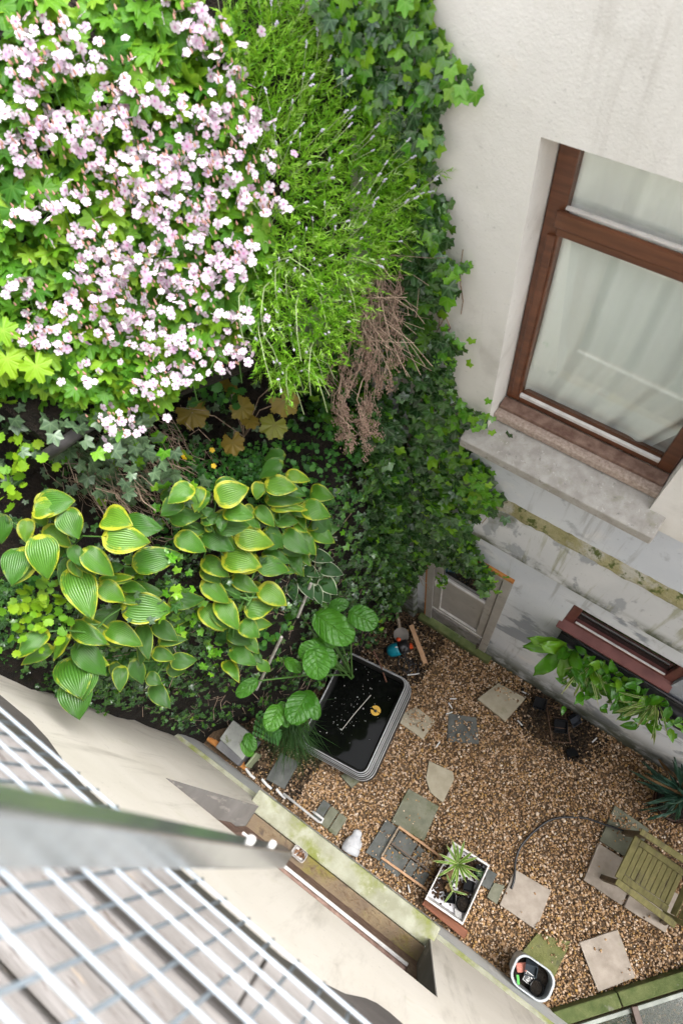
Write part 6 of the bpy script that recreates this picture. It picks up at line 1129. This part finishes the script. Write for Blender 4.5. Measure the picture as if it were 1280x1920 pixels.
# ---------------------------------------------------------------- dark grass tuft at the tub
tft = thing('grass_tuft', (-1.45, -0.1, 0.4), 'dark fine grass tuft between tub and concrete trough', 'grass')
n_ = 700; P = np.array([-1.42, 0.02, 0.85]) + rng.normal(0, 0.05, (n_, 3)); D = np.stack([rng.normal(0.35, 0.45, n_), rng.normal(-0.55, 0.35, n_), rng.normal(0.25, 0.3, n_)], 1); D /= np.linalg.norm(D, axis=1)[:, None]
V, F, r_ = blades(P, D, rng.uniform(0.2, 0.5, n_), rng.uniform(0.003, 0.006, n_), rng.uniform(0.5, 1.1, n_), rng.random(n_), 5); fm = fastmesh('blades', V, F, {'rnd': r_}); fm.materials.append(L_tuft); tag(link(fm, 'blades', parent=tft), kind='stuff')
ferns = thing('small_fern', (-1.6, -0.15, 1.2), 'small fern fronds with paired leaflets beside the tuft', 'fern'); me_ov = meshes(T_OVAL, L_cov, 'leaflet')
for f_ in range(4):
    b = np.array([-1.62, -0.10 - 0.05 * f_, 1.35 - 0.08 * f_]); d = unit((0.75, 0.1 * f_ - 0.1, -0.25))
    for i in range(9):
        for sgn in (-1, 1): put(random.choice(me_ov), 'leaflet', frame(b + d * 0.03 * i, np.cross((0, 0, 1), d) * sgn + d * 0.4, (0.2, 0, 1), 0.05, 0.028, 0.05), ferns)
# ---------------------------------------------------------------- plants in the wall trough
me_st = meshes(T_STRAP, L_fern, 'strap_leaf'); me_vg = meshes(T_STRAP, L_varg, 'striped_blade'); me_gl = meshes(T_OVAL, L_fern, 'glossy_leaf')
ht = thing('hart_tongue_fern', (0.27, 1.68, 2.05), 'glossy strap leaved fern at the left end of the wall trough', 'fern')
for (d, L, w) in [((-0.7, -0.5, 0.5), .30, .10), ((-0.9, -0.6, 0.0), .34, .10), ((-0.3, -0.9, -0.9), .45, .12), ((0.2, -0.8, -0.6), .30, .10), ((-0.5, -0.6, 0.8), .30, .11), ((0.6, -0.7, 0.3), .30, .10), ((-0.8, -0.5, -0.5), .36, .09), ((-0.1, -0.7, 0.9), .26, .09), ((0.8, -0.7, -0.2), .34, .10), ((0.3, -0.6, 0.7), .25, .09)]:
    put(random.choice(me_st), 'leaf', frame((0.28 + random.uniform(-.04, .06), 1.74, 2.02), d, np.array([0, -0.5, 1.0]), L, w, L), ht)
for (x, l) in ((0.50, 'striped grassy plant hanging from the middle of the wall trough'), (1.03, 'striped grassy plant hanging at the right end of the trough')):
    t = thing('spider_plant', (x, 1.68, 2.05), l, 'plant', 'striped plants in the wall trough')
    for k in range(34):
        d = unit((random.gauss(0.1 if x < 0.7 else -0.35, .45), -0.6 + random.gauss(0, .2), random.gauss(-0.35, .4))); L = random.uniform(.18, .36)
        put(random.choice(me_vg), 'leaf', frame((x + random.uniform(-.02, .02), 1.74, 2.02), d, np.array([0, -0.4, 1.0]) + rng.normal(0, .2, 3), L, 0.018, L), t)
t = thing('trough_foliage', (0.75, 1.68, 2.05), 'bushy glossy leaved plants filling the middle of the wall trough', 'plant')
for k in range(240):
    x = random.choice((random.gauss(0.52, .07), random.gauss(0.78, .12), random.gauss(0.66, .12), random.uniform(0.5, 1.3))); s = random.uniform(.07, .14); y = 1.76 - abs(random.gauss(0, .09))
    put(random.choice(me_gl), 'leaf', frame((x, y, 2.03 + random.gauss(0, .06) - 0.8 * (1.74 - y)), rng.normal(size=3) + np.array([0, -.7, -.4]), np.array([0, -.5, 1.0]) + rng.normal(0, .3, 3), s, s * .5, s), t)
# ---------------------------------------------------------------- blue-green grass in the brown pot
ag = thing('blue_grass', (1.92, 1.60, 0.25), 'blue green strap leaved plant spilling over the brown pot', 'plant'); me_ag = meshes(T_STRAP, L_agave, 'blade'); me_dr = meshes(T_STRAP, L_dry, 'dry_blade')
for k in range(60):
    dry = k % 4 == 0; d = unit((random.gauss(-0.5, .55), random.gauss(-0.05, .5), random.uniform(-.1, .7) - (.4 if dry else 0))); L = random.uniform(.22, .48)
    put(random.choice(me_dr if dry else me_ag), 'dry_blade' if dry else 'blade', frame((1.92 + random.uniform(-.05, .05), 1.62 + random.uniform(-.05, .05), 0.27 + 0.2 * random.random()), d, np.array([0, 0, 1.0]) + rng.normal(0, .15, 3), L, .028, L), ag)
# ---------------------------------------------------------------- spiky plant in the pale planter
dr = thing('dracaena', (0.52, -0.12, 0.2), 'spiky striped leaved plant with a bare stem in the planter', 'plant')
MB().tube([(0.58, -0.30, 0.2), (0.56, -0.22, 0.33), (0.53, -0.14, 0.42), (0.51, -0.08, 0.47)], 0.009, 7).build('stem', M['stem'], dr, smooth=True)
for k in range(15):
    a = k * 2.4; d = unit((math.cos(a), math.sin(a), 0.35 + 0.5 * (k % 3) / 2)); L = random.uniform(.17, .25); put(random.choice(me_vg), 'leaf', frame((0.51, -0.08, 0.47), d, (0, 0, 1), L, .026, L), dr)
for k in range(8):
    a = k * 2.1 + .4; d = unit((math.cos(a), math.sin(a), 0.2)); L = random.uniform(.10, .16); put(random.choice(me_vg), 'leaf', frame((0.60, -0.30, 0.30), d, (0, 0, 1), L, .018, L), dr)
for k in range(8):
    a = k * 0.9; d = unit((math.cos(a), math.sin(a), 0.2)); put(random.choice(me_dr), 'dry_leaf', frame((0.52 + random.gauss(0, .02), -0.24 + random.gauss(0, .03), 0.24), d, (0, 0, 1), .09, .03, .09), dr)
vp = thing('variegated_seedling', (0.73, -0.02, 0.26), 'tiny white edged seedling in the planter corner pot', 'plant'); me_hw2 = meshes(T_OVAL, L_hostw, 'leaf')
for k in range(7): a = k * 0.9; put(random.choice(me_hw2), 'leaf', frame((0.73, -0.03, 0.262), (math.cos(a), math.sin(a), .35), (0, 0, 1), .045, .02, .045), vp)
